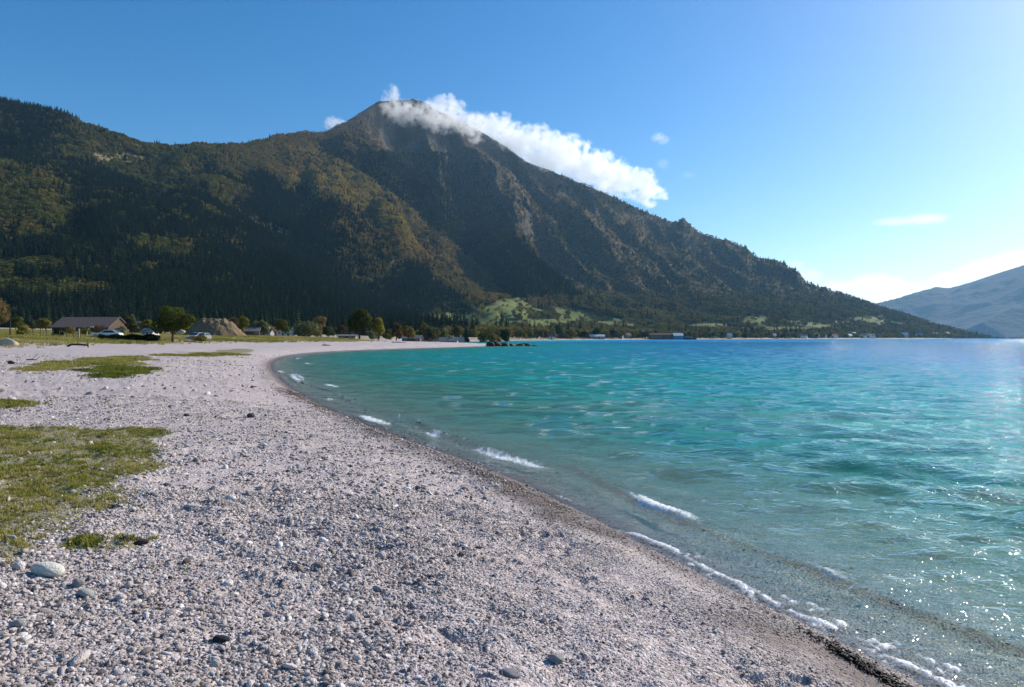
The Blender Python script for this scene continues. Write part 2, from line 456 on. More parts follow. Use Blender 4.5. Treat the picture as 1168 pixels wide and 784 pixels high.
foam_m = sstep(.22, .72, foam * (-.2 + 2.2 * bub))
Z += (foam_m * .014 * (.2 + 1.5 * bub) * sstep(.0, .5, foam)).astype(np.float32)
swash = sstep(-.9, .0, WD) * .03 * (fbm(WX / .4, WY / .4, 58, 3) - .4)
Z += swash.astype(np.float32)
keep = WD < 1.2
depth = np.clip(-base_h(WD), 0, 12)
lake_me = grid_mesh('lake', WX - SX, WY - SY, Z, {'depth': depth, 'foam': foam_m, 'dist': WR, 'shore': WD}, keep)
lake = link(bpy.data.objects.new('lake', lake_me)); props(lake, 'turquoise choppy lake water filling the bay', kind='structure')
m, t = new_mat('lake_water'); g = NT(t)
P = g.pos(); dist = g.attr('dist')
near = g.maprange(dist, 4., 60., 1., .0)
h1 = g.noise(g.vmath('MULTIPLY', P, (1., 1.6, 1.)), 5.5, 3, .55, .6)
h2 = g.noise(g.vmath('MULTIPLY', P, (.5, 1.4, 1.)), 1.9, 4, .62, .6)
h3 = g.noise(g.vmath('MULTIPLY', P, (.45, 1.1, 1.)), .42, 5, .68, .6)
farw = g.maprange(dist, 60., 350., 0., 1.)
hh = g.math('ADD', g.math('MULTIPLY', h1, .05), g.math('ADD', g.math('MULTIPLY', h2, g.maprange(dist, 8., 60., .06, .24)), g.math('MULTIPLY', h3, g.maprange(dist, 30., 300., .12, 1.1))))
bm_ = g.bump(hh, 1., 1.)
fres = g.n('ShaderNodeFresnel'); fres.inputs['IOR'].default_value = 1.33; g.link(bm_, fres.inputs['Normal'])
fr = g.math('MINIMUM', g.math('MULTIPLY', fres.outputs[0], .95), .55)
gl = g.n('ShaderNodeBsdfGlossy'); gl.inputs['Color'].default_value = (1, 1, 1, 1); g.link(g.maprange(dist, 10., 400., .04, .075), gl.inputs['Roughness']); g.link(bm_, gl.inputs['Normal'])
dep = g.attr('depth')
patch = g.noise(g.vmath('MULTIPLY', P, (.5, 1., 1.)), .09, 4, .6)
deepc = g.ramp(g.math('ADD', g.maprange(g.attr('shore'), -4., -120., .0, .8, False), g.math('MULTIPLY', g.math('SUBTRACT', patch, .5), .4)),
               [(.0, (.045, .165, .135)), (.06, (.007, .19, .185)), (.18, (.002, .195, .25)), (.40, (.003, .145, .29)), (.8, (.005, .115, .265))])
df = g.n('ShaderNodeBsdfDiffuse'); g.link(deepc, df.inputs['Color'])
bn2 = g.bump(hh, .5, 1.); up = g.n('ShaderNodeCombineXYZ'); up.inputs[2].default_value = 1.; g.link(up.outputs[0], df.inputs['Normal'])
tr = g.n('ShaderNodeBsdfTransparent')
tint = g.ramp(g.math('MULTIPLY', dep, .3), [(0., (1, 1, 1)), (.12, (.86, .95, .93)), (.5, (.45, .80, .76)), (1., (.2, .55, .55))])
g.link(tint, tr.inputs['Color'])
dn = g.n('ShaderNodeCombineXYZ'); dn.inputs[2].default_value = -1.
tlw = g.n('ShaderNodeBsdfTranslucent'); g.link(deepc, tlw.inputs['Color']); g.link(dn.outputs[0], tlw.inputs['Normal'])
scat = g.n('ShaderNodeAddShader'); g.link(df.outputs[0], scat.inputs[0]); g.link(tlw.outputs[0], scat.inputs[1])
body = g.n('ShaderNodeMixShader')
murk = g.math('SUBTRACT', 1., g.math('POWER', 2.718, g.math('MULTIPLY', dep, -1.15)))
g.link(murk, body.inputs[0]); g.link(tr.outputs[0], body.inputs[1]); g.link(scat.outputs[0], body.inputs[2])
surf = g.n('ShaderNodeMixShader'); g.link(fr, surf.inputs[0]); g.link(body.outputs[0], surf.inputs[1]); g.link(gl.outputs[0], surf.inputs[2])
fo = g.bsdf((.82, .84, .85), .6, g.bump(g.noise(P, 60., 4), .6, .01), .3)
fin = g.n('ShaderNodeMixShader'); fm = g.math('MULTIPLY', g.attr('foam'), g.maprange(g.math('ADD', g.noise(P, 46., 4, .65), g.math('MULTIPLY', g.voro(P, 38.).outputs['Distance'], .25)), .44, .66, .10, 1.)); g.link(fm, fin.inputs[0]); g.link(surf.outputs[0], fin.inputs[1]); g.link(fo, fin.inputs[2])
g.out(fin.outputs[0]); lake_me.materials.append(m)

# ------------------------------------------------------------------ mountains
def ctl(pts, i): return [p[0] for p in pts], [p[i] for p in pts]
# crest of the massif: photo column, photo row, distance (m)
CREST = [(-420, 60, 1700), (-200, 92, 1800), (-60, 110, 1900), (0, 117, 2000), (35, 124, 2020), (70, 132, 2040), (105, 141, 2060), (135, 152, 2080), (165, 160, 2120), (190, 164, 2200),
  (225, 165, 2320), (260, 166, 2450), (295, 162, 2650), (315, 156, 2850), (345, 151, 3150), (370, 149, 3300), (395, 139, 3500), (415, 126, 3700), (432, 115, 3850), (448, 110.5, 3950), (470, 111, 4000), (492, 120, 4050), (520, 133, 4100),
  (545, 148, 4150), (570, 163, 4200), (600, 181, 4200), (640, 199, 4200), (690, 219, 4200), (735, 239, 4150), (765, 249, 4100), (780, 247, 4050), (800, 264, 4000), (830, 272, 3900),
  (850, 281, 3850), (866, 297, 3800), (890, 299, 3700), (910, 309, 3650), (918, 319, 3600), (950, 331, 3500), (1000, 350, 3300), (1040, 362, 3150), (1070, 371, 3000), (1100, 379, 2850), (1128, 385.2, 2720), (1140, 390, 2690), (1170, 396, 2650), (1700, 396, 2500)]
FOOT = [(-420, 480), (0, 520), (200, 530), (330, 560), (430, 600), (540, 640), (600, 700), (700, 920), (800, 1150), (900, 1400), (1000, 1780), (1070, 2230), (1128, 2600), (1700, 2300)]
EXPO = [(-420, 1.25), (100, 1.2), (260, 1.35), (380, 1.9), (480, 2.5), (620, 2.3), (760, 2.0), (900, 1.6), (1050, 1.2), (1700, 1.)]
SPURS = [   # lines running down from the crest: (column, row, distance)
 [(300, 164, 2700), (360, 172, 2900), (405, 195, 2850), (450, 226, 2600), (500, 268, 2250), (535, 296, 2000), (556, 315, 1800), (572, 338, 1620)],
 [(345, 152, 3150), (385, 158, 3200), (425, 172, 3150), (455, 190, 3000), (468, 212, 2850)],
 [(510, 128, 4080), (535, 160, 3850), (556, 190, 3600), (580, 232, 3250), (596, 262, 2950), (602, 282, 2750), (640, 312, 2400), (672, 338, 2100), (694, 357, 1850)],
 [(570, 163, 4200), (610, 198, 3900), (650, 232, 3500), (690, 275, 3000), (725, 310, 2600), (765, 342, 2150)],
 [(640, 199, 4200), (690, 236, 3900), (735, 280, 3400), (775, 315, 2900), (815, 345, 2350)],
 [(735, 240, 4150), (770, 275, 3800), (810, 305, 3300), (850, 340, 2700)],
 [(850, 282, 3850), (880, 312, 3500), (915, 345, 2900), (940, 366, 2300)],
 [(70, 134, 2040), (40, 175, 1750), (0, 215, 1450), (-60, 260, 1150)],
 [(190, 165, 2200), (220, 195, 1950), (262, 240, 1600), (310, 290, 1250), (350, 330, 980)],
 [(135, 152, 2080), (130, 200, 1700), (125, 255, 1300), (110, 300, 1000)]]
px = np.arange(-400, 1180, 1.5); Yr = np.geomspace(430, 7000, 560)
PXg, YY = np.meshgrid(px, Yr)            # rows: depth
def smooth_interp(x, xs, ys, k=14):
    v = np.interp(x, xs, ys); ker = np.hanning(k * 2 + 1); ker /= ker.sum()
    return np.convolve(np.pad(v, k, 'edge'), ker, 'valid')
cy_ = np.interp(px, *ctl(CREST, 1)); cy_s = smooth_interp(px, *ctl(CREST, 1), 30)
Rc = smooth_interp(px, *ctl(CREST, 2), 12); Fc = smooth_interp(px, *ctl(FOOT, 1), 20); Ec = smooth_interp(px, *ctl(EXPO, 1), 25)
zc = (HY - cy_) / F * Rc + HC; zs = (HY - cy_s) / F * Rc + HC
T = (YY - Fc) / (Rc - Fc)
MX = (PXg - CX) / F * YY
tt = np.clip(T, 0, 1)
k_ = sstep(.72, .98, tt)
crest_z = zc * k_ + zs * (1 - k_)
prof = .07 * tt + .93 * tt ** (Ec * 1.12)
MZ = crest_z * prof
back = np.clip(T - 1, 0, None) * (Rc - Fc)
MZ = MZ - back * .45
MZ = np.where(T < 0, T * (Rc - Fc) * .25, MZ)
# spurs
def smax(a, b, k): h = np.clip(.5 + .5 * (a - b) / k, 0, 1); return b + (a - b) * h + k * h * (1 - h)
wx = 90 * (fbm(MX / 380, YY / 380, 201, 3) - .5); wy = 90 * (fbm(MX / 380, YY / 380, 211, 3) - .5)
for si, sp in enumerate(SPURS):
    pts = np.array([((a - CX) / F * D, D, (HY - b) / F * D + HC) for a, b, D in sp])
    best = np.full(MX.shape, -1e9)
    for i in range(len(pts) - 1):
        ax, ay, az = pts[i]; bx, by, bz = pts[i + 1]; dx, dy = bx - ax, by - ay; L2 = dx * dx + dy * dy
        q = np.clip(((MX + wx - ax) * dx + (YY + wy - ay) * dy) / L2, 0, 1)
        dd = np.hypot(MX + wx - ax - q * dx, YY + wy - ay - q * dy)
        hz = az + (bz - az) * q
        cr = dx * (YY + wy - ay) - dy * (MX + wx - ax)
        slope = .55 if si >= 7 else np.where(cr < 0, (.50, .8, 1.55, 1.3, 1.0, .8, .7)[si], .85)
        best = np.maximum(best, hz - slope * (np.sqrt(dd * dd + 22 ** 2) - 22))
    lower = 0 if si < 7 else 20
    MZ = np.where(best > -500, smax(MZ, best - lower, 26), MZ)
GULLIES = [[(455, 150, 3750), (490, 200, 3350), (525, 258, 2850), (550, 304, 2350), (572, 338, 1900)], [(590, 190, 4000), (640, 252, 3500), (680, 304, 2900), (705, 344, 2250), (714, 360, 1900)],
  [(660, 216, 4100), (715, 274, 3600), (765, 324, 2900), (790, 352, 2300)], [(760, 260, 4000), (820, 310, 3500), (860, 348, 2800)], [(330, 172, 2900), (362, 228, 2300), (402, 292, 1700), (436, 340, 1200)],
  [(60, 152, 1900), (82, 225, 1400), (95, 305, 950)], [(165, 180, 2000), (190, 240, 1500), (215, 320, 950)], [(395, 160, 3250), (440, 215, 2850), (480, 262, 2500), (505, 290, 2250)]]
for gi_, sp in enumerate(GULLIES):
    pts = np.array([((a - CX) / F * D, D, (HY - b) / F * D + HC) for a, b, D in sp])
    best = np.full(MX.shape, 1e9)
    for i in range(len(pts) - 1):
        ax, ay, az = pts[i]; bx, by, bz = pts[i + 1]; dx, dy = bx - ax, by - ay
        q = ((MX + wx - ax) * dx + (YY + wy - ay) * dy) / (dx * dx + dy * dy); qc = np.clip(q, 0, 1)
        dd = np.hypot(MX + wx - ax - qc * dx, YY + wy - ay - qc * dy)
        best = np.minimum(best, az + (bz - az) * qc - (18 if gi_ < 4 else 4) + .72 * np.sqrt(dd * dd + 15 ** 2) + 400 * ((q < 0) & (i == 0)))
    best = best + 3000 * sstep(.80, .95, T) + 40 * sstep(.6, .8, T)
    MZ = -smax(-MZ, -best, 20)
rel = sstep(0, .12, T) * (1 - .75 * sstep(.86, 1.0, T)) * (T < 1.0) + .25 * (T >= 1)
hfac = np.clip(MZ / 500, 0, 1)
er = ridged(MX / 520 + .3 * fbm(MX / 300, YY / 300, 1, 2), YY / 620, 301, 5, .52)
ribs = ridged((MX + .22 * YY + 1.3 * wx) / 250, (YY + 2 * wy) / 1300, 331, 3, .45)
MZ = MZ + rel * hfac * 120 * (er - .62) + rel * np.clip(MZ / 350, 0, 1) * sstep(250, 520, PXg) * 190 * (ribs - .78) + rel * hfac * sstep(520, 250, PXg) * 90 * (ribs - .6)
ribs2 = ridged((MX + .22 * YY + .8 * wx) / 85, (YY + wy) / 420, 341, 3, .5)
MZ = MZ + rel * np.clip(MZ / 400, 0, 1) * sstep(300, 480, PXg) * 34 * (ribs2 - .65) + rel * (.15 + hfac) * 22 * (fbm(MX / 90, YY / 90, 320, 4) - .5)
# crags along the upper right crest
crag = sstep(720, 760, PXg) * (1 - sstep(880, 930, PXg)) * sstep(.80, .90, T) * (1 - sstep(.99, 1.02, T))
MZ = MZ + crag * 40 * (ridged(MX / 70, YY / 120, 400, 3) - .6)
# keep the skyline at the crest: nothing nearer may rise above it
Zmax = HC + (HY - cy_) / F * YY
lim = np.where(T < 1.03, Zmax - (1.03 - T) * 9, Zmax - 4)
MZ = np.minimum(MZ, np.where(T > -.0, lim, 1e9))
MZ = np.maximum(MZ, -8)
# seen from the beach?
elev = (MZ - HC) / YY
vis = elev >= (np.maximum.accumulate(elev, 0) - 18 / YY)
# masks drawn as areas on the slopes
ROW = HY - (MZ - HC) / YY * F
FIELDS = [([(478, 366), (505, 358), (545, 355), (585, 360), (600, 374), (560, 379), (500, 374)], 0), ([(538, 351), (572, 345), (602, 347), (626, 356), (604, 364), (570, 360)], 0),
  ([(362, 373), (392, 364), (416, 371), (392, 381)], 0), ([(590, 366), (640, 364), (650, 372), (600, 376)], 0), ([(842, 363), (872, 358), (884, 366), (852, 373)], 0), ([(960, 361), (1010, 360), (1012, 365), (965, 366)], 0), ([(470, 370), (535, 345), (600, 340), (660, 352), (730, 368), (760, 382), (470, 384)], 2), ([(760, 373), (900, 365), (1010, 362), (1040, 372), (900, 381), (760, 382)], 2),
  ([(100, 176), (150, 174), (172, 183), (150, 190), (112, 186)], 1), ([(278, 251), (312, 255), (342, 274), (318, 275), (292, 264)], 1), ([(250, 281), (290, 281), (287, 288), (255, 287)], 1),
  ([(136, 308), (196, 313), (216, 325), (160, 320)], 1), ([(0, 311), (44, 313), (40, 320), (0, 319)], 1), ([(405, 313), (425, 318), (440, 324), (415, 322)], 1)]
field = np.zeros(MX.shape); dry = np.zeros(MX.shape)
jx = PXg + 10 * (fbm(MX / 40, YY / 40, 411, 3) - .5); jy = ROW + 5 * (fbm(MX / 40, YY / 40, 412, 3) - .5)
for poly, kind in FIELDS:
    p = np.array(poly, float); a, b = p.min(0) - 12, p.max(0) + 12
    sel = (PXg > a[0]) & (PXg < b[0]) & (ROW > a[1]) & (ROW < b[1]) & (T < .98)
    if sel.any():
        s = sstep(-1.2, 1.2, sdf_poly(jx[sel], jy[sel], np.concatenate([p, p[:1]]), p))
        if kind == 2: s = s * .72 * (.35 + sstep(.42, .55, fbm(MX[sel] / 85, YY[sel] / 85, 433, 2)))
        (dry if kind == 1 else field)[sel] = np.maximum((dry if kind == 1 else field)[sel], s)
gzx = np.gradient(MZ, axis=1) / np.gradient(MX, axis=1); gzy = np.gradient(MZ, axis=0) / np.gradient(YY, axis=0)
slope = np.hypot(gzx, gzy)
rock = .5 * sstep(1.15, 1.7, slope + .5 * (fbm(MX / 60, YY / 60, 420, 4) - .5)) * sstep(250, 600, MZ)
rock = np.maximum(rock, .7 * sstep(.56, .72, fbm(MX / 90, YY / 60, 425, 4)) * sstep(800, 1050, MZ))
high = sstep(820, 1250, MZ + 260 * (fbm(MX / 200, YY / 200, 430, 3) - .5))
mountain_me = grid_mesh('mountain', MX, YY, MZ, {'rock': rock, 'field': field, 'dry': dry, 'high': high})
mountain = link(bpy.data.objects.new('mountain', mountain_me)); props(mountain, 'steep wooded mountain rising behind the bay to a rocky summit', kind='structure')
m, t = new_mat('mountain_ground'); g = NT(t); P = g.pos()
floor_ = g.mix(g.noise(P, .012, 6, .65), (.036, .033, .018), (.135, .092, .046))
floor_ = g.mix(g.ramp(g.vmath('DOT_PRODUCT', g.voro(P, .085).outputs['Color'], (.4, .3, .3)), [(.3, (0, 0, 0)), (.65, (1, 1, 1))]), g.mix(1., floor_, (.45, .52, .45), 'MULTIPLY'), g.mix(1., floor_, (1.15, 1.05, .95), 'MULTIPLY'))
alp = g.mix(g.noise(P, .02, 6, .65), (.030, .026, .02), (.095, .070, .046))
floor_ = g.mix(g.attr('high'), floor_, alp)
rk = g.mix(g.noise(g.vmath('MULTIPLY', P, (1, 1, .4)), .04, 7, .7), (.05, .045, .04), (.145, .125, .108))
floor_ = g.mix(g.attr('rock'), floor_, rk)
fl = g.mix(g.noise(P, .02, 5, .6), (.080, .115, .026), (.15, .165, .05))
floor_ = g.mix(g.attr('field'), floor_, fl)
dc = g.mix(g.noise(P, .05, 5, .6), (.12, .10, .045), (.26, .215, .11))
floor_ = g.mix(g.attr('dry'), floor_, dc)
g.out(g.bsdf(floor_, .95, g.bump(g.math('MULTIPLY', g.math('ADD', g.math('MULTIPLY', g.voro(P, .085).outputs['Distance'], -.8), g.noise(P, .05, 6, .65)), g.math('SUBTRACT', 1., g.math('MULTIPLY', g.maprange(g.attr('field'), .1, .5), .93))), .9, 11.), .1)); mountain_me.materials.append(m)

# far range across the lake
FAR = [(900, 383, 9000), (960, 372, 9500), (996, 346, 10000), (1022, 340, 10200), (1045, 333, 10300), (1068, 327, 10400), (1084, 328, 10400), (1110, 321, 10300), (1140, 311, 10200), (1168, 302, 10000), (1230, 276, 9800), (1320, 240, 9500), (1500, 215, 9300), (1800, 230, 9000)]
px2 = np.arange(880, 1780, 2.2); Y2 = np.geomspace(5200, 15000, 240)
P2, YY2 = np.meshgrid(px2, Y2); X2 = (P2 - CX) / F * YY2
c2_ = np.interp(px2, *ctl(FAR, 1)); R2 = smooth_interp(px2, *ctl(FAR, 2), 10)
F2 = np.interp(px2, [880, 1040, 1100, 1168, 1400, 1800], [8300, 8200, 7400, 6800, 6200, 6000])
z2 = (HY - c2_) / F * R2; T2 = (YY2 - F2) / (R2 - F2)
Z2 = z2 * np.clip(T2, 0, 1) ** 1.25
for sp in ([(1300, 260, 9500), (1230, 305, 8600), (1168, 347, 7700), (1110, 372, 7200), (1060, 386, 6900)], [(1140, 312, 10200), (1110, 340, 9500), (1070, 362, 8900), (1030, 384, 8500)]):
    pts = np.array([((a - CX) / F * D, D, (HY - b) / F * D + HC) for a, b, D in sp])
    for i in range(len(pts) - 1):
        ax, ay, az = pts[i]; bx, by, bz = pts[i + 1]; dx, dy = bx - ax, by - ay
        q = np.clip(((X2 - ax) * dx + (YY2 - ay) * dy) / (dx * dx + dy * dy), 0, 1)
        dd = np.hypot(X2 - ax - q * dx, YY2 - ay - q * dy)
        Z2 = smax(Z2, az + (bz - az) * q - .42 * dd - 20, 50)
Z2 = Z2 - np.clip(T2 - 1, 0, None) * (R2 - F2) * .4
Z2 = Z2 + np.clip(Z2 / 400, 0, 1) * (T2 < 1) * (1 - .8 * sstep(.85, 1, T2)) * 200 * (ridged(X2 / 900, YY2 / 900, 501, 5) - .62)
Z2 = np.minimum(Z2, np.where(T2 < 1.02, (HY - c2_) / F * YY2 - (1.02 - T2) * 20, 1e9))
Z2 = np.where(T2 < 0, -8 * np.clip(-T2 * 8, 0, 1), Z2); Z2 = np.maximum(Z2, -8)
far_me = grid_mesh('far_mountain', X2, YY2, Z2)
far_o = link(bpy.data.objects.new('far_mountain', far_me)); props(far_o, 'hazy blue mountain across the lake', kind='structure')
m, t = new_mat('far_slopes'); g = NT(t); P = g.pos()
g.out(g.bsdf(g.mix(g.noise(P, .0016, 7, .65), (.008, .014, .011), (.04, .038, .024)), .95, g.bump(g.noise(P, .01, 6, .6), 1., 40.), .1)); far_me.materials.append(m)

# ------------------------------------------------------------------ haze
hz = MB().box((3500, 7400, 745), (22000, 15200, 1518)).build('haze', None); props(hz, kind='stuff')
m, t = new_mat('haze_air'); g = NT(t)
pv = g.n('ShaderNodeVolumePrincipled'); pv.inputs['Color'].default_value = (.36, .68, 1., 1); pv.inputs['Density'].default_value = 2.7e-5; pv.inputs['Anisotropy'].default_value = .25
g.out(vol=pv.outputs[0]); m.cycles.homogeneous_volume = True
hz.data.materials.append(m)

# ------------------------------------------------------------------ scattering of stuff (instances of a few kinds)
def bare(name, me): return bpy.data.objects.new(name, me)
def scatter(name, kinds, pts, rot, scl, pick, tint, label=None):
    coll = bpy.data.collections.new(name + '_kinds')
    for i, k in enumerate(kinds): k.name = '%s_kind_%02d' % (name, i); coll.objects.link(k)
    me = bpy.data.meshes.new(name); n = len(pts)
    me.vertices.add(n); me.vertices.foreach_set('co', np.asarray(pts, np.float32).reshape(-1))
    for an, ty, arr, key in (('rot', 'FLOAT_VECTOR', rot, 'vector'), ('scl', 'FLOAT_VECTOR', scl, 'vector'), ('pick', 'INT', pick, 'value'), ('tint', 'FLOAT', tint, 'value')):
        a = me.attributes.new(an, ty, 'POINT'); a.data.foreach_set(key, np.asarray(arr, np.int32 if ty == 'INT' else np.float32).reshape(-1))
    o = link(bpy.data.objects.new(name, me)); props(o, label, kind='stuff')
    gt = bpy.data.node_groups.new(name + '_scatter', 'GeometryNodeTree')
    gt.interface.new_socket('Geometry', in_out='INPUT', socket_type='NodeSocketGeometry'); gt.interface.new_socket('Geometry', in_out='OUTPUT', socket_type='NodeSocketGeometry')
    N = gt.nodes; gi = N.new('NodeGroupInput'); go = N.new('NodeGroupOutput')
    ci = N.new('GeometryNodeCollectionInfo'); ci.inputs['Collection'].default_value = coll; ci.inputs['Separate Children'].default_value = True; ci.inputs['Reset Children'].default_value = True
    ip = N.new('GeometryNodeInstanceOnPoints'); ip.inputs['Pick Instance'].default_value = True
    def na(nm, ty):
        q = N.new('GeometryNodeInputNamedAttribute'); q.data_type = ty; q.inputs['Name'].default_value = nm; return q.outputs['Attribute']
    L = gt.links
    L.new(gi.outputs[0], ip.inputs['Points']); L.new(ci.outputs[0], ip.inputs['Instance']); L.new(na('pick', 'INT'), ip.inputs['Instance Index'])
    e2r = N.new('FunctionNodeEulerToRotation'); L.new(na('rot', 'FLOAT_VECTOR'), e2r.inputs[0]); L.new(e2r.outputs[0], ip.inputs['Rotation'])
    L.new(na('scl', 'FLOAT_VECTOR'), ip.inputs['Scale']); L.new(ip.outputs[0], go.inputs[0])
    md_ = o.modifiers.new('scatter', 'NODES'); md_.node_group = gt
    return o

def leaf_mat(name, stops, attr_type='INSTANCER', trans=.25):
    m, t = new_mat(name); g = NT(t)
    f = g.attr('tint', attr_type) if attr_type else g.n('ShaderNodeObjectInfo').outputs['Random']
    f = g.math('ADD', f, g.math('MULTIPLY', g.math('SUBTRACT', g.noise(g.obj(), 7., 3), .5), .35), clamp=True)
    c = g.ramp(f, stops)
    b = g.n('ShaderNodeBsdfDiffuse'); g.link(c, b.inputs[0]); tl = g.n('ShaderNodeBsdfTranslucent'); g.link(g.mix(1., c, (1.1, 1.1, .6), 'MULTIPLY'), tl.inputs[0])
    mx = g.n('ShaderNodeMixShader'); mx.inputs[0].default_value = trans; g.link(b.outputs[0], mx.inputs[1]); g.link(tl.outputs[0], mx.inputs[2])
    g.out(mx.outputs[0]); return m
M_con = leaf_mat('spruce_needles', [(0., (.006, .013, .010)), (.5, (.013, .023, .013)), (.8, (.028, .040, .016)), (1., (.06, .07, .022))], trans=.08)
M_dec = leaf_mat('autumn_leaves', [(0., (.050, .070, .022)), (.3, (.14, .135, .04)), (.55, (.21, .155, .055)), (.78, (.22, .135, .055)), (1., (.33, .26, .08))])
M_bark = simple_mat('bark', (.075, .058, .045), .9, .4, 9., .1)

def conifer_mesh(name, seed, tiers=13, spikes=11, mat=None, trunk=True):
    """a spruce one unit tall: drooping ragged branch fans round a tapering trunk"""
    r = random.Random(seed); mb = MB()
    if trunk: mb.tube([(0, 0, 0), (0, 0, .5), (0, 0, .98)], [.014, .009, .002], 5)
    for i in range(tiers):
        f = i / (tiers - 1); z = .10 + .86 * f; rad = (.20 * (1 - f) ** .85 + .012) * r.uniform(.85, 1.12)
        n = max(5, int(spikes * (1 - .5 * f))); a0 = r.uniform(0, 6.28)
        for k in range(n):
            a = a0 + 2 * math.pi * (k + r.uniform(-.3, .3)) / n; L = rad * r.uniform(.65, 1.15); dz = -L * r.uniform(.25, .6)
            wv = L * .34 + .006; ca, sa = math.cos(a), math.sin(a)
            b0 = (0, 0, z + .03); m1 = (ca * L * .55 - sa * wv, sa * L * .55 + ca * wv, z + dz * .5 - .012); m2 = (ca * L * .55 + sa * wv, sa * L * .55 - ca * wv, z + dz * .5 - .012)
            tp = (ca * L, sa * L, z + dz); ml = (ca * L * .6, sa * L * .6, z + dz * .3 + .012)
            mb.add([b0, m1, tp, m2, ml], [(0, 1, 4), (0, 4, 3), (1, 2, 4), (4, 2, 3)])
    return mb.mesh(name, mat)
def leaves_np(rs, lobes, n, size, up=.3):
    """n leaf-clump quads spread through ellipsoid lobes"""
    out = []
    vol = np.array([l[3] * l[4] * l[5] for l in lobes]) ** .75; pick = rs.choice(len(lobes), n, p=vol / vol.sum())
    L = np.array(lobes)[pick]
    d = rs.normal(size=(n, 3)); d /= np.linalg.norm(d, axis=1)[:, None]
    rad = rs.uniform(.35, 1.0, n) ** .5 * rs.uniform(.85, 1.12, n)
    c = L[:, :3] + d * rad[:, None] * L[:, 3:6]
    nrm = d * 1.1 + rs.normal(size=(n, 3)) * .5 + np.array([0, 0, up]); nrm /= np.linalg.norm(nrm, axis=1)[:, None]
    a = np.cross(nrm, rs.normal(size=(n, 3))); a /= np.linalg.norm(a, axis=1)[:, None]; b = np.cross(nrm, a)
    s = size * rs.uniform(.6, 1.4, n)[:, None]
    V = np.stack([c - a * s - b * s * .6, c + a * s * .9 - b * s * .5, c + a * s + b * s * .7, c - a * s * .8 + b * s * .6], 1).reshape(-1, 3)
    return V
def leaf_mesh(name, V, mat):
    n = len(V) // 4; me = bpy.data.meshes.new(name)
    me.from_pydata(V.tolist(), [], (np.arange(n * 4).reshape(n, 4)).tolist()); me.materials.append(mat); me.update()
    return me
def round_lobes(rs, k=7, wide=.34):
    L = [(0, 0, .60, wide * .8, wide * .8, .32)]
    for i in range(k):
        a = rs.uniform(0, 6.28); rr = rs.uniform(.4, 1) * wide * .75; z = rs.uniform(.36, .82)
        s = rs.uniform(.11, .2); L.append((math.cos(a) * rr, math.sin(a) * rr, z, s, s, s * .9))
    return L
def broad_mesh(name, seed, mat, n=420, size=.035, wide=.34):
    rs = np.random.default_rng(seed)
    return leaf_mesh(name, leaves_np(rs, round_lobes(rs, 8, wide), n, size), mat)

con_kinds = [bare('c', conifer_mesh('spruce_kind', 10 + i, mat=M_con)) for i in range(5)]
dec_kinds = [bare('d', broad_mesh('leafy_kind', 30 + i, M_dec, wide=(.30, .36, .42, .34, .5)[i])) for i in range(5)]
# candidate spots, uniform per square metre
def grid_at(A, pxv, Yv):
    fi = np.interp(np.log(Yv), np.log(Yr), np.arange(len(Yr))); fj = (pxv - px[0]) / (px[1] - px[0])
    i = np.clip(fi.astype(int), 0, len(Yr) - 2); j = np.clip(fj.astype(int), 0, len(px) - 2); u = fi - i; v = fj - j
    return (A[i, j] * (1 - v) + A[i, j + 1] * v) * (1 - u) + (A[i + 1, j] * (1 - v) + A[i + 1, j + 1] * v) * u
visf = vis.astype(float)
N = 900000
cp = rng.uniform(-120, 1290, N); cY = np.sqrt(rng.uniform(500 ** 2, 4350 ** 2, N))
ok = (rng.uniform(0, 1, N) < np.clip(1.15 - cY / 6500, .3, 1)) & (grid_at(visf, cp, cY) > .3) & (grid_at(T, cp, cY) > .004) & (grid_at(T, cp, cY) < 1.01)
cp, cY = cp[ok], cY[ok]
cz = grid_at(MZ, cp, cY); cX = (cp - CX) / F * cY; crow = HY - (cz - HC) / cY * F
fd = grid_at(field, cp, cY); dy_ = grid_at(dry, cp, cY); rk_ = grid_at(rock, cp, cY); hi_ = grid_at(high, cp, cY)
tn_ = fbm(cX / 170, cY / 170, 601, 4); tn2 = fbm(cX / 60, cY / 60, 611, 3)
# spruce on the left slope and the lower gullies, autumn broadleaves elsewhere
pc = sstep(430, 330, cp + 120 * (tn_ - .5)) * sstep(190, 235, crow + 80 * (tn_ - .5))
pc = np.maximum(pc, .85 * sstep(560, 430, cp) * sstep(285, 330, crow + 60 * (tn_ - .5)))
pc = np.maximum(pc, .5 * sstep(100, 40, cp) * sstep(230, 160, crow))
pc *= 1 - .92 * sstep(90, 55, cp + 60 * (tn2 - .5)) * sstep(205, 225, crow) * sstep(300, 275, crow)
tn3 = fbm(cX / 95, cY / 120, 615, 3)
olive = np.exp(-((crow - 338 - .05 * cp) / 17) ** 2) * sstep(240, 195, cp) * sstep(.42, .5, tn3)
olive = np.maximum(olive, sstep(100, 70, cp + 40 * (tn3 - .5)) * sstep(205, 225, crow) * sstep(305, 285, crow) * sstep(.36, .46, tn3))
olive = np.maximum(olive, .8 * sstep(.60, .66, tn3) * sstep(330, 250, cp) * sstep(150, 180, crow))
pc *= 1 - np.clip(1.15 * olive, 0, 1)
pc *= 1 - .9 * np.exp(-((crow - 322) / 9) ** 2 - ((cp - 420) / 28) ** 2)
s1x, s1y = [q[0] for q in SPURS[0]], [q[1] for q in SPURS[0]]; s2x, s2y = [q[0] for q in SPURS[2]], [q[1] for q in SPURS[2]]
s1row = np.interp(cp, s1x, s1y); band = (cp > 330) & (cp < 580)
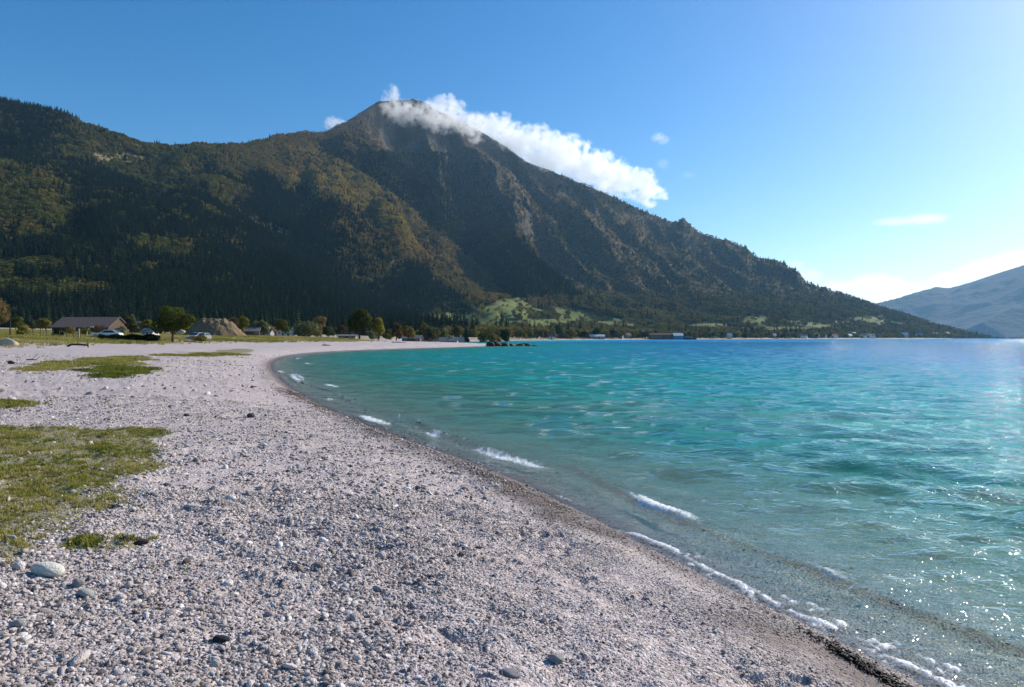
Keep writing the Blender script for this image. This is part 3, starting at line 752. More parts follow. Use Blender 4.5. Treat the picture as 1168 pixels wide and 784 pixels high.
below = sstep(8, 30, crow - s1row - 30 + 26 * (tn_ - .5)); pc = np.where(band, np.where(crow > s1row - 3, pc * below, pc), pc)
gul_shade = ((cp > np.interp(crow, s1y, s1x) + 3) & (cp < np.interp(crow, s2y, s2x) - 10) & (crow > 175) & (crow < 340)).astype(float)  # area of the shaded gully between the two spurs
pc = np.maximum(pc, .45 * gul_shade); spur_top = band * sstep(-4, 2, crow - s1row) * (1 - below)  # extra dark spruce stands in for shade in the gully
pc = np.clip(pc, .02, .96) * (.55 + .9 * sstep(.3, .5, tn_))
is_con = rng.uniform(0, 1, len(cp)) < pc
dens = (1 - .96 * sstep(.12, .62, fd)) * (1 - .93 * sstep(.25, .6, dy_)) * (1 - .7 * rk_) * (1 - .93 * hi_)
dens *= np.where(is_con, 1., 1. + .5 * olive) * np.where(is_con, 1., .62 - .55 * sstep(330, 480, cp) * sstep(365, 330, crow) * (1 - .8 * spur_top) * (1 - .7 * gul_shade)) * np.where(crow > 366, np.where(cp > 580, .28, .5), 1.)
ok = rng.uniform(0, 1, len(cp)) < dens
print('FOREST', ok.sum())
def forest(name, sel, kinds, hlo, hhi, wid, tint, label):
    n = sel.sum(); h = rng.uniform(hlo, hhi, n) * (1 - .45 * hi_[sel]); wv = h * rng.uniform(*wid, n)
    scatter(name, kinds, np.stack([cX, cY, cz - .6], -1)[sel], np.stack([rng.normal(0, .03, n), rng.normal(0, .03, n), rng.uniform(0, 6.28, n)], -1),
            np.stack([wv, wv, h], -1), rng.integers(0, len(kinds), n), tint, label)
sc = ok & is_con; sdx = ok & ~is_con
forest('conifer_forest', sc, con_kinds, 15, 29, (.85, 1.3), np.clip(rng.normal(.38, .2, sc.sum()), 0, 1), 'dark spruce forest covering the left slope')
warm = .30 + .45 * sstep(180, 420, cp) * sstep(330, 240, crow) + .5 * (tn2 - .5) - .12 * sstep(650, 900, cp) + .28 * spur_top - .45 * gul_shade - .12 * olive  # gully shade is put into the leaf colour as a darker tint
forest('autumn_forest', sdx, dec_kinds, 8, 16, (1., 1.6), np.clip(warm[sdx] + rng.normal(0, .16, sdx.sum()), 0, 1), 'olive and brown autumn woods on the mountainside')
# ------------------------------------------------------------------ pebbles
def rock_mesh(name, seed, sub=2, flat=.6, rough=.16, mat=None):
    bm = bmesh.new(); bmesh.ops.create_icosphere(bm, subdivisions=sub, radius=1)
    r = np.random.default_rng(seed); k = r.normal(size=(7, 3)) * 1.3; ph = r.uniform(0, 6.28, 7)
    cut = r.normal(size=(5, 3)); cut /= np.linalg.norm(cut, axis=1)[:, None]; cd = r.uniform(.62, .92, 5)
    sx, sy = r.uniform(.8, 1.25), r.uniform(.7, 1.0)
    for v in bm.verts:
        p = np.array(v.co)
        p = p * (1 + rough * np.mean(np.sin(k @ p + ph)) * 2)
        for c, d in zip(cut, cd):
            e = p @ c - d
            if e > 0: p = p - c * e * .85
        v.co = (p[0] * sx, p[1] * sy, p[2] * flat)
    me = bpy.data.meshes.new(name); bm.to_mesh(me); bm.free()
    me.polygons.foreach_set('use_smooth', np.ones(len(me.polygons), bool))
    if mat: me.materials.append(mat)
    return me
m, t = new_mat('pebble_stone'); g = NT(t)
f = g.attr('tint', 'INSTANCER'); o_ = g.obj()
c = g.ramp(f, [(0., (.07, .062, .06)), (.10, (.19, .16, .15)), (.3, (.36, .315, .295)), (.5, (.48, .43, .405)), (.62, (.50, .425, .37)), (.72, (.56, .51, .485)), (.9, (.68, .64, .61)), (1., (.80, .785, .76))])
c = g.mix(g.noise(o_, 2.2, 5, .65), g.mix(1., c, (.72, .71, .72), 'MULTIPLY'), g.mix(1., c, (1.2, 1.18, 1.16), 'MULTIPLY'))
c = g.mix(1., c, (1.13, 1.11, 1.12), 'MULTIPLY')
g.out(g.bsdf(c, .8, g.bump(g.noise(o_, 5., 4), .5, .1), .3)); M_peb = m
peb_kinds = [bare('p', rock_mesh('pebble_kind', 50 + i, 2, (.5, .62, .42, .7, .55, .48, .8)[i], mat=M_peb)) for i in range(7)]
def pebbles(name, n, rlo, rhi, smed, ssig, smax, label, cap=None):
    rr = np.sqrt(rng.uniform(rlo ** 2, rhi ** 2, n)); aa = R(1) * rng.uniform(-43, 40, n)
    x = rr * np.sin(aa); y = rr * np.cos(aa)
    d = shore_d(x, y)
    coarse = sstep(.6, -1.2, x - .02 * y + 1.2 * (fbm(x / 1.6, y / 1.6, 701, 3) - .5))
    tm_ = np.zeros(n)
    for k in PATCHES: tm_ = np.maximum(tm_, patch_mask(x, y, k, SOFT[k]))
    clump = sstep(.38, .62, fbm(x / .55, y / .55, 702, 3))
    p = (.30 + .70 * clump) * (1 - .86 * tm_) * np.where(d < .1, .35, 1) * (.55 + .45 * coarse) * (d > -2.2)
    k = rng.uniform(0, 1, n) < p
    x, y, d, coarse = x[k], y[k], d[k], coarse[k]; n = len(x)
    s = np.clip(smed * np.exp(rng.normal(0, ssig, n)) * (.62 + .55 * coarse), .004, smax)
    z = ground_h(x, y, d) + s * rng.uniform(-.10, .28, n)
    tint = np.clip(rng.normal(.52, .24, n) + .10 * (fbm(x / 1.5, y / 1.5, 703, 3) - .5), .0, 1)
    tint = np.where(rng.uniform(0, 1, n) < .035, rng.uniform(.85, 1, n), tint); tint = np.where(rng.uniform(0, 1, n) < .08, rng.uniform(0, .15, n), tint)
    tint = np.where(d < .25, tint * .6, tint)
    print('PEBBLES', name, n)
    return scatter(name, peb_kinds, np.stack([x, y, z], -1), np.stack([rng.normal(0, .35, n), rng.normal(0, .35, n), rng.uniform(0, 6.28, n)], -1),
            np.stack([s * rng.uniform(.8, 1.3, n), s * rng.uniform(.7, 1.1, n), s * rng.uniform(.7, 1.1, n)], -1), rng.integers(0, 7, n), tint, label)
pebbles('fine_pebbles', 260000, 3.0, 8.5, .0078, .42, .035, 'fine pale pebbles strewn over the near beach')
pebbles('coarse_pebbles', 8000, 3.0, 11., .0165, .45, .06, 'larger grey and white pebbles lying on the beach')
pebbles('middle_pebbles', 120000, 8.5, 22., .011, .45, .05, 'pebbles over the middle of the beach')
pebbles('distant_pebbles', 16000, 20., 62., .025, .5, .12, 'scattered stones over the far curve of the beach')

m, t = new_mat('wet_litter'); g = NT(t); f = g.attr('tint', 'INSTANCER')
g.out(g.bsdf(g.ramp(f, [(0., (.025, .018, .014)), (.5, (.08, .056, .042)), (.85, (.16, .115, .09)), (1., (.22, .17, .14))]), .7, None, .3)); M_lit = m
lit_kinds = [bare('l', rock_mesh('litter_kind', 150 + i, 1, .35, .3, M_lit)) for i in range(4)]
n = 130000; yl = rng.uniform(5., 30., n); i_ = np.argsort(SH[:, 1]); nearsh = (SH[:, 1] > 0) & (SH[:, 1] < 45)
xl = np.interp(yl, SH[nearsh][:, 1], SH[nearsh][:, 0]) - rng.uniform(-.2, 2.2, n); dl = shore_d(xl, yl)
cen = .52 + .3 * (fbm(xl / 1.3, yl / 1.3, 88, 2) - .5)
pl = .5 * np.exp(-((dl - cen) / .38) ** 2) * (sstep(7.3, 8.6, yl) * (1 - .7 * sstep(16, 22, yl)) + .45 * (1 - sstep(5.4, 6.4, yl)) + .08) * (.3 + sstep(.4, .6, fbm(xl / .3, yl / .3, 89, 3)))
k = rng.uniform(0, 1, n) < pl; xl, yl = xl[k], yl[k]; n = len(xl); s = rng.uniform(.003, .010, n) * (.7 + yl / 14); print('LITTER', n)
scatter('shore_litter', lit_kinds, np.stack([xl, yl, ground_h(xl, yl) + s * .15], -1), np.stack([rng.normal(0, .3, n), rng.normal(0, .3, n), rng.uniform(0, 6.28, n)], -1), np.stack([s * rng.uniform(1, 2.6, n), s * .7, s], -1), rng.integers(0, 4, n), rng.uniform(0, 1, n), 'brown wet twigs and grit along the waterline')

# ------------------------------------------------------------------ grass
m, t = new_mat('grass_blades'); g = NT(t)
f = g.attr('tint', 'INSTANCER')
c = g.ramp(f, [(0., (.075, .11, .02)), (.35, (.19, .21, .04)), (.65, (.32, .295, .075)), (.85, (.40, .34, .12)), (1., (.44, .36, .18))])
b = g.n('ShaderNodeBsdfDiffuse'); g.link(c, b.inputs[0]); tl = g.n('ShaderNodeBsdfTranslucent'); g.link(c, tl.inputs[0])
mx = g.n('ShaderNodeMixShader'); mx.inputs[0].default_value = .35; g.link(b.outputs[0], mx.inputs[1]); g.link(tl.outputs[0], mx.inputs[2]); g.out(mx.outputs[0]); M_grass = m
def tuft_mesh(seed, n=16, lean=.55):
    r = random.Random(seed); mb = MB()
    for i in range(n):
        a = r.uniform(0, 6.28); x0, y0 = r.gauss(0, .22), r.gauss(0, .22); L = r.uniform(.5, 1.1); l = r.uniform(.1, 1) * lean; wd = r.uniform(.03, .055)
        ca, sa = math.cos(a), math.sin(a); px_, py_ = -sa * wd, ca * wd
        x1, y1, z1 = x0 + ca * l * .35 * L, y0 + sa * l * .35 * L, L * .6; x2, y2, z2_ = x0 + ca * l * L, y0 + sa * l * L, L * (1 - .3 * l)
        mb.add([(x0 - px_, y0 - py_, -.1), (x0 + px_, y0 + py_, -.1), (x1 + px_ * .8, y1 + py_ * .8, z1), (x1 - px_ * .8, y1 - py_ * .8, z1), (x2, y2, z2_)], [(0, 1, 2, 3), (3, 2, 4)])
    return mb.mesh('tuft_kind', M_grass)
tuft_kinds = [bare('t', tuft_mesh(80 + i, 16, (.4, .7, .9, .6)[i])) for i in range(4)]
def grass(key, n, hlo, hhi, tint, label, name='grass', extra=0.):
    p = PW[key]; extra = .5; lo = p.min(0) - .6 - extra; hi = p.max(0) + .6 + extra
    lo[0] = max(lo[0], -30); x = rng.uniform(lo[0], hi[0], n); y = rng.uniform(lo[1], hi[1], n)
    mk = patch_mask(x, y, key, SOFT[key])
    dens = mk * (.12 + .9 * sstep(.40, .60, fbm(x / .45, y / .45, 801, 4))) + .05 * sstep(.0, .2, mk) + .10 * sstep(.60, .75, fbm(x / .5, y / .5, 805, 3)) * sstep(-.6, .3, mk)
    k = (rng.uniform(0, 1, n) < dens) & (np.abs(np.arctan2(x, y)) < R(46)); x, y, mk = x[k], y[k], mk[k]; n = len(x)
    h = rng.uniform(hlo, hhi, n) * (.5 + .5 * mk) * (.6 + .8 * fbm(x / .6, y / .6, 802, 3))
    tn_ = np.clip(tint + rng.normal(0, .14, n) + .9 * (fbm(x / .8, y / .8, 803, 4) - .5), 0, 1)
    print('GRASS', key, n)
    scatter(name, tuft_kinds, np.stack([x, y, ground_h(x, y)], -1), np.stack([rng.normal(0, .2, n), rng.normal(0, .2, n), rng.uniform(0, 6.28, n)], -1),
            np.stack([h * 1.5, h * 1.5, h], -1), rng.integers(0, 4, n), tn_, label)
grass('turf_near', 50000, .02, .055, .60, 'patch of short yellow green turf on the near shingle')
grass('tuft_strip', 2600, .04, .08, .25, 'low dark strip of grass among brown stones', 'grass_strip')
grass('turf_small', 5000, .05, .11, .38, 'small tuft of yellow green grass at the beach edge', 'grass_tuft')
grass('turf_bright', 9000, .08, .18, .22, 'bright green grass patch on the pebbles', 'grass_patch')
grass('turf_dry', 22000, .08, .18, .62, 'dry straw coloured grass patch on the pebbles', 'dry_grass')
grass('turf_far', 20000, .10, .25, .5, 'olive grass strip across the far beach', 'grass_bank')
# meadow behind the beach
n = 60000; yy = np.sqrt(rng.uniform(55 ** 2, 190 ** 2, n)); xx = (rng.uniform(-60, 560, n) - CX) / F * yy
d_ = shore_d(xx, yy); k = (d_ > 23) & (rng.uniform(0, 1, n) < sstep(23, 36, d_) * (.2 + .8 * sstep(.38, .58, fbm(xx / 6, yy / 6, 811, 4)))); xx, yy = xx[k], yy[k]; n = len(xx)
h = rng.uniform(.12, .42, n)
scatter('meadow_grass', tuft_kinds, np.stack([xx, yy, ground_h(xx, yy)], -1), np.stack([np.zeros(n), np.zeros(n), rng.uniform(0, 6.28, n)], -1),
        np.stack([h * 2.2, h * 2.2, h], -1), rng.integers(0, 4, n), np.clip(.66 + 1.2 * (fbm(xx / 9, yy / 9, 812, 4) - .5) + rng.normal(0, .12, n), 0, 1), 'rough meadow grass behind the beach')

# ------------------------------------------------------------------ clouds
def cloud(name, lobes, dens, label, ns=1., amp=1., soft=1.6, group=None, rate=.12):
    L = [((a - CX) / F * D, D, (HY - b) / F * D + HC, ra / F * D, (rd if rd > 3 else ra / F * D * rd), rb / F * D) for a, b, D, ra, rb, rd in lobes]
    A = np.array(L); c0 = (A[:, :3].min(0) + A[:, :3].max(0)) / 2
    lo = (A[:, :3] - A[:, 3:] * 1.25).min(0) - c0; hi = (A[:, :3] + A[:, 3:] * 1.25).max(0) - c0
    o = MB().box((lo + hi) / 2, hi - lo).build(name, None); o.location = c0
    props(o, label, 'cloud', group)
    m, t = new_mat(name + '_vapour'); g = NT(t); p = g.obj()
    sc_ = float(np.mean(A[:, 5]))
    q = g.vmath('ADD', p, g.vmath('SCALE', p, None)) if False else p
    wn = g.n('ShaderNodeTexNoise'); g.link(p, wn.inputs['Vector']); wn.inputs['Scale'].default_value = .55 / sc_ * ns; wn.inputs['Detail'].default_value = 2
    off = g.n('ShaderNodeVectorMath', operation='SCALE'); g.link(g.vmath('SUBTRACT', wn.outputs['Color'], (.5, .5, .5)), off.inputs[0]); off.inputs['Scale'].default_value = sc_ * .9
    pw = g.vmath('ADD', p, off.outputs[0])
    E = None
    for l in L:
        e = g.math('SUBTRACT', 1., g.vmath('LENGTH', g.vmath('DIVIDE', g.vmath('SUBTRACT', pw, tuple(np.array(l[:3]) - c0)), l[3:])))
        E = e if E is None else g.math('MAXIMUM', E, e)
    nz = g.noise(p, 1.7 / sc_ * ns, 8, .66)
    v = g.math('ADD', g.math('MULTIPLY', E, soft), g.math('MULTIPLY', g.math('SUBTRACT', nz, .50), 5.4 * amp))
    v = g.math('MULTIPLY', g.math('MULTIPLY', v, 2., clamp=True), g.maprange(E, -.24, -.02))
    pv = g.n('ShaderNodeVolumePrincipled'); pv.inputs['Color'].default_value = (.99, .99, .99, 1); pv.inputs['Anisotropy'].default_value = .6
    g.link(g.math('MULTIPLY', v, dens), pv.inputs['Density']); g.out(vol=pv.outputs[0])
    m.cycles.volume_step_rate = rate
    o.data.materials.append(m); return o
rcl = random.Random(12); EXTRA = []
for i in range(13):
    f_ = rcl.random(); a_ = 545 + 195 * f_; EXTRA.append((a_, 140 + 78 * f_ + rcl.gauss(0, 9) - 4, 4205, rcl.uniform(10, 24), rcl.uniform(8, 17), .8))
cloud('cloud', EXTRA + [(556, 146, 4190, 30, 12, .8), (590, 163, 4210, 38, 20, .7), (632, 178, 4230, 46, 23, .6), (672, 192, 4230, 40, 20, .6), (706, 208, 4220, 36, 17, .6), (736, 219, 4200, 20, 11, .8), (752, 225, 4200, 12, 5, .8), (742, 232, 4200, 10, 5, .8)], .014, 'long white cloud bank lying along the mountain ridge', amp=1.25, soft=1.4, ns=.85, rate=.10)
cloud('cloud_wisp', [(447, 114, 3900, 10, 17, 1.), (458, 132, 3820, 28, 17, .6), (492, 137, 3860, 30, 17, .6), (526, 147, 3980, 30, 18, .6), (508, 122, 4100, 22, 10, .8)], .014, 'thin torn wisp of cloud round the mountain summit', ns=1.2, amp=1.25, soft=1.0, rate=.12)
cloud('cloud', [(382, 141, 16500, 13, 7, .8)], .0035, 'small white cloud peeping over the left shoulder of the summit')
cloud('cloud', [(752, 157, 16500, 9, 5, .8), (757, 160, 16500, 7, 5, .8)], .0016, 'tiny white puff of cloud alone in the blue sky', amp=1.3, soft=1.1)
cloud('cloud', [(756, 187, 16500, 8, 6, .8), (785, 200, 16500, 8, 4, .8)], .0005, 'faint scrap of cloud below the tiny puff')
cloud('cloud', [(1020, 253, 18500, 24, 4, .8), (1056, 250, 18500, 26, 6, .8)], .0005, 'faint flat streak of cloud high over the lake')
cloud('cloud', [(960, 330, 17500, 34, 10, .6), (1000, 324, 17500, 34, 13, .6), (1030, 330, 17500, 26, 9, .6)], .0010, 'soft low cloud in the gap between the two mountains')
cloud('cloud', [(1092, 320, 17500, 30, 9, .6), (1130, 311, 17500, 38, 14, .6), (1168, 303, 17500, 40, 16, .6)], .0016, 'white cloud rising behind the blue far mountain')
cloud('cloud', [(922, 316, 17000, 18, 9, .7), (908, 304, 17000, 12, 7, .7)], .0012, 'small pale cloud touching the end of the wooded ridge')
# ------------------------------------------------------------------ helpers for single things
def land_z(x, y):
    z = float(ground_h(np.array([x]), np.array([y]))[0])
    if y > 440: z = max(z, float(grid_at(MZ, np.array([CX + F * x / y]), np.array([float(y)]))[0]))
    return z
def spot(pxc, D, lift=0.): x = (pxc - CX) / F * D; return Vector((x, D, land_z(x, D) + lift))
def copy_tree(root):
    c = root.copy(); COL.objects.link(c)
    for ch in [o for o in COL.objects if o.parent == root]:
        d = ch.copy(); COL.objects.link(d); d.parent = c
    return c

# ------------------------------------------------------------------ trees one can tell apart
def leaf_single(name, stops, trans=.25):
    return leaf_mat(name, [(p_, tuple(1.35 * q_ for q_ in c_)) for p_, c_ in stops], None, trans + .12)
M_dark = leaf_single('dark_green_leaves', [(0., (.012, .022, .008)), (.5, (.028, .045, .013)), (1., (.075, .085, .02))])
M_olive = leaf_single('olive_leaves', [(0., (.04, .048, .014)), (.5, (.085, .082, .022)), (1., (.14, .12, .035))])
M_yel = leaf_single('yellow_green_leaves', [(0., (.10, .105, .02)), (.5, (.19, .17, .03)), (1., (.27, .22, .045))])
M_brown = leaf_single('brown_leaves', [(0., (.055, .04, .022)), (.5, (.10, .07, .035)), (1., (.15, .11, .05))])
M_grey = leaf_single('grey_green_leaves', [(0., (.05, .06, .035)), (.5, (.09, .10, .055)), (1., (.14, .145, .085))])
M_needle = leaf_single('needles', [(0., (.010, .019, .012)), (.5, (.018, .030, .016)), (1., (.032, .043, .018))], .1)
MT = {'dark': M_dark, 'olive': M_olive, 'yellow': M_yel, 'brown': M_brown, 'grey': M_grey}
def limbs(H, spread, seed, bare_=False):
    r = random.Random(seed); mb = MB(); tr_ = H * .028
    top = Vector((r.uniform(-.04, .04) * H, 0, H * .62))
    mb.tube([(0, 0, -.3), (top.x * .4, 0, H * .22), top], [tr_ * 1.25, tr_ * .9, tr_ * .35], 8)
    for i in range(9 if not bare_ else 22):
        a = r.uniform(0, 6.28); z0 = H * r.uniform(.18, .55); L = spread * r.uniform(.6, .95); rise = H * r.uniform(.12, .34)
        p0 = Vector((top.x * z0 / (H * .62), 0, z0)); p2 = p0 + Vector((math.cos(a) * L, math.sin(a) * L, rise)); p1 = (p0 + p2) / 2 + Vector((0, 0, -rise * .12))
        mb.tube([p0, p1, p2], [tr_ * .5, tr_ * .3, tr_ * .08], 5)
        for _ in range(3):
            b = p1.lerp(p2, r.uniform(.1, .9)); mb.tube([b, b + Vector((r.gauss(0, .25) * L, r.gauss(0, .25) * L, r.uniform(.05, .3) * L))], [tr_ * .18, tr_ * .05], 4)
    return mb
def tree(name, pxc, D, hpx, wpx, mat, label, cat='tree', n=2600, lean=.6, trunk=True, group=None, leaf=None, base=None, seed=None):
    H = hpx / F * D; Wd = wpx / F * D / 2; seed = seed or int(pxc * 7 + D)
    rs = np.random.default_rng(seed); e = empty(name, spot(pxc, D), rs.uniform(0, 6.28)); props(e, label, cat, group)
    lo = .18 if trunk else .02
    L = [(0, 0, H * (.5 + lo / 2), Wd * .62, Wd * .62, H * .34)]
    for i in range(11):
        a = rs.uniform(0, 6.28); rr = rs.uniform(.35, .78) * Wd; z = H * rs.uniform(lo + .14, .84); s = Wd * rs.uniform(.26, .46)
        rr *= 1 - .55 * max(0, (z / H - .6) / .3)
        L.append((math.cos(a) * rr, math.sin(a) * rr, z, s, s, s * rs.uniform(.7, 1.0)))
    leaf_o = link(bpy.data.objects.new('crown', leaf_mesh('crown', leaves_np(rs, L, n, leaf or max(.05 * Wd, .10)), MT[mat])), e)
    limbs(H, Wd, seed).build('trunk', M_bark, e)
    return e
tree('broadleaf_tree', 197, 120, 44, 45, 'dark', 'dark green round tree standing alone at the back of the beach', n=5200, leaf=.15)
tree('broadleaf_tree', 410, 205, 37, 38, 'olive', 'dark olive spreading tree at the far curve of the beach', n=3600, leaf=.26)
tree('broadleaf_tree', 432, 208, 27, 19, 'yellow', 'bright yellow green tree right beside the olive spreading tree', n=2200, leaf=.2)
tree('broadleaf_tree', 277, 230, 24, 15, 'yellow', 'slender yellow green tree behind the brown earth bank', n=1500, leaf=.22)
tree('broadleaf_tree', 267, 235, 22, 14, 'brown', 'russet tree touching the slender yellow green one', n=1300, leaf=.22)
tree('broadleaf_tree', 150, 165, 24, 17, 'grey', 'pale grey green tree between the earth mound and the lone tree', n=1500, leaf=.2)
tree('broadleaf_tree', 169, 160, 20, 18, 'olive', 'low olive tree just to the rear of the lone dark tree', n=1500, leaf=.2)
tree('shrub', 352, 215, 15, 42, 'grey', 'wide rounded grey green shrub behind the far beach', 'shrub', n=2400, trunk=False, leaf=.22)
tree('shrub', 27, 118, 13, 16, 'yellow', 'yellow green bush by the fence', 'shrub', n=1300, trunk=False, leaf=.11)
tree('shrub', 128, 132, 8, 10, 'dark', 'small dark green bush behind the white car roof', 'shrub', n=700, trunk=False, leaf=.10)
tree('shrub', 66, 122, 9, 12, 'dark', 'dark green bush at the middle of the fence', 'shrub', n=800, trunk=False, leaf=.1)
tree('shrub', 227, 128, 8, 22, 'olive', 'olive bush just past the lone tree by the parked cars', 'shrub', n=800, trunk=False, leaf=.1)
tree('broadleaf_tree', -2, 150, 44, 30, 'brown', 'tall brown half bare tree at the edge of the meadow', n=1700, leaf=.12)
tree('broadleaf_tree', 366, 330, 24, 17, 'brown', 'reddish brown tree above the small field', n=1300, leaf=.3)
tree('broadleaf_tree', 452, 235, 22, 17, 'brown', 'mauve brown tree next to the bright yellow green tree', n=1400, leaf=.24)
tree('broadleaf_tree', 466, 240, 19, 16, 'olive', 'olive tree at the end of the row by the driftwood bank', n=1300, leaf=.24)
tree('broadleaf_tree', 484, 300, 22, 20, 'olive', 'broad olive tree below the green field', n=1300, leaf=.3)
tree('broadleaf_tree', 505, 290, 20, 18, 'grey', 'grey green round tree behind the small grey house', n=1300, leaf=.3)
tree('broadleaf_tree', 521, 420, 18, 15, 'olive', 'small olive tree at the foot of the green field', n=900, leaf=.4)
tree('broadleaf_tree', 553, 380, 15, 18, 'dark', 'dark shrubby tree behind the long white boathouse', n=900, leaf=.34)
tree('broadleaf_tree', 577, 430, 21, 20, 'dark', 'dark green rounded tree past the long white boathouse', n=1200, leaf=.4)
tree('broadleaf_tree', 564, 400, 14, 16, 'brown', 'dull brown tree between two dark rounded trees', n=900, leaf=.38)
BUSH = [('olive', 16, 17), ('yellow', 13, 13), ('grey', 14, 18), ('brown', 17, 15)]
bsrc = {}
for k, hp, wp in BUSH:
    bsrc[k] = tree('small_tree', 300, 230, hp, wp, k, {'olive': 'olive small tree in the band behind the meadow', 'yellow': 'yellow green small tree in the band behind the meadow', 'grey': 'grey green small tree in the band behind the meadow', 'brown': 'russet small tree in the band behind the meadow'}[k], n=1300, leaf=.24, group='small trees in the band behind the meadow', seed=50 + hp)
bs_used = set(); rb_ = random.Random(21)
for pxc in (18, 40, 52, 74, 140, 156, 178, 214, 260, 288, 297, 308, 322, 337, 343, 360, 374, 380, 390, 400, 424, 441, 446, 459, 474, 478, 493, 499, 515):
    k = rb_.choices(['olive', 'yellow', 'grey', 'brown'], [4, 4, 3.4, 1.6])[0]; o = bsrc[k] if k not in bs_used else copy_tree(bsrc[k]); bs_used.add(k)
    o.location = spot(pxc, rb_.uniform(215, 330) if pxc > 250 else rb_.uniform(185, 260)); s = rb_.uniform(.65, 1.25); o.scale = (s, s, s * rb_.uniform(.85, 1.2)); o.rotation_euler.z = rb_.uniform(0, 6.28)
def spruce(pxc, D, hpx, label, group, seed, wide=1., scale_kind=None):
    H = hpx / F * D; e = empty('spruce_tree', spot(pxc, D, -.4), random.uniform(0, 6.28)); props(e, label, 'tree', group)
    c = link(bpy.data.objects.new('crown', conifer_mesh('crown', seed, 19, 15, M_needle, False)), e); c.scale = (H * wide, H * wide, H)
    tb = MB().tube([(0, 0, -.02), (0, 0, .5), (0, 0, .97)], [.016, .010, .002], 6).build('trunk', M_bark, e); tb.scale = (H, H, H)
    return e
spruce(532, 400, 22, 'single dark pointed spruce behind the long white boathouse', None, 901)
protos = [spruce(20 + i, 520, 30, 'dark spruce in the front row at the foot of the left slope', 'spruces at the foot of the slope', 910 + i, (.9, 1.05, 1.2)[i]) for i in range(3)]
rr_ = random.Random(5); kpx = 8.
for i in range(72):
    src = protos[i % 3]; o = src if i < 3 else copy_tree(src)
    o['label'] = 'dark spruce in the front row at the foot of the left slope'
    D = rr_.uniform(500, 575); o.location = spot(kpx, D, -.4); o.rotation_euler.z = rr_.uniform(0, 6.28)
    s = rr_.uniform(.62, 1.12) * (1. if kpx < 330 else .75); o.scale = (s, s, s); kpx += rr_.uniform(2.5, 9.5)
# trees strung along the far shore
lab = {'dark': 'small dark green tree along the far shore', 'olive': 'small olive tree along the far shore', 'brown': 'small brown tree along the far shore', 'grey': 'small grey green tree along the far shore', 'yellow': 'small yellowish tree along the far shore'}
srcs = {}
for k in ('dark', 'olive', 'brown', 'grey', 'yellow'):
    srcs[k] = tree('shore_tree', 700, 1000, 14, 13, k, lab[k], n=420, leaf=1.1, group='trees along the far shore', seed=hash(k) % 97 if False else {'dark': 3, 'olive': 4, 'brown': 5, 'grey': 6, 'yellow': 7}[k])
used = set(); SHX, SHY = np.array([q[0] for q in SHORE[24:]]), np.array([q[1] for q in SHORE[24:]])
def shore_Y(pxc):
    a = np.array([CX + F * X / max(Y, 1) for X, Y in SHORE]); sel = [i for i in range(len(SHORE)) if SHORE[i][1] > 560 and SHORE[i][1] < 2700]
    return float(np.interp(pxc, a[sel], np.array([SHORE[i][1] for i in sel])))
kpx = 592.
while kpx < 1115:
    k = rr_.choices(['dark', 'olive', 'brown', 'grey', 'yellow'], [5, 4, 2, 2, .6])[0]
    o = srcs[k] if k not in used else copy_tree(srcs[k]); used.add(k)
    D = shore_Y(kpx) + rr_.uniform(14, 70); o.location = spot(kpx, D, -.3)
    s = rr_.uniform(.35, .8) * (1 - .25 * (kpx > 950)); o.scale = (s, s, s * rr_.uniform(.8, 1.25)); o.rotation_euler.z = rr_.uniform(0, 6.28)
    kpx += rr_.uniform(2.2, 7.5)

# ------------------------------------------------------------------ hedge, fence, posts
def box_leaves(x0, x1, y0, y1, z0, z1, n, size, seed):
    rs = np.random.default_rng(seed); c = rs.uniform((x0, y0, z0), (x1, y1, z1), (n, 3)); c[:, 2] += .12 * np.sin(c[:, 0] * 2.1) * (c[:, 2] > (z0 + z1) / 2)
    nr = rs.normal(size=(n, 3)) + (0, -.4, .5); nr /= np.linalg.norm(nr, axis=1)[:, None]; a = np.cross(nr, rs.normal(size=(n, 3))); a /= np.linalg.norm(a, axis=1)[:, None]; b = np.cross(nr, a); s = size * rs.uniform(.6, 1.4, n)[:, None]
    return np.stack([c - a * s - b * s, c + a * s - b * s, c + a * s + b * s, c - a * s + b * s], 1).reshape(-1, 3)
e = empty('hedge', spot(147, 118)); props(e, 'long low dark clipped hedge in front of the white car', 'hedge')
link(bpy.data.objects.new('foliage', leaf_mesh('foliage', box_leaves(-5.2, 5.2, -.5, .5, 0, 1.0, 5200, .07, 4), M_dark)), e)
st = MB()
for i in range(22): st.tube([(-5 + i * .47, 0, -.1), (-5 + i * .47 + random.uniform(-.1, .1), 0, .8)], .02, 5)
st.build('stem', M_bark, e)
M_post = simple_mat('weathered_wood', (.12, .10, .08), .9, .3, 5., .1)
M_wire = simple_mat('dull_wire', (.14, .14, .14), .6, .1, 3., .4)
for pxc, D_, hp_, wp_, k_2, lb_ in ((78, 150, 10, 14, 'brown', 'rust brown bush before the left end of the barn'), (96, 148, 8, 16, 'olive', 'low olive bush before the middle of the barn'), (136, 150, 11, 15, 'grey', 'grey green bush at the right end of the barn'), (112, 160, 9, 20, 'brown', 'wide brown bush close to the barn wall')):
    tree('shrub', pxc, D_, hp_, wp_, k_2, lb_, 'shrub', n=800, trunk=False, leaf=.12)
fe = empty('fence', spot(50, 112)); props(fe, 'wire fence on thin wooden posts along the meadow', 'fence')
for i, pxc in enumerate((30, 38, 46, 53, 60, 68, 76, 84, 92)):
    p = spot(pxc, 112 + .5 * math.sin(i * 2.)) - fe.location; MB().tube([p + Vector((0, 0, -.3)), p + Vector((.03 * (-1) ** i, 0, 1.35 + .25 * (i % 3 == 0)))], .055, 6).build('post', M_post, fe)
wr2 = MB()
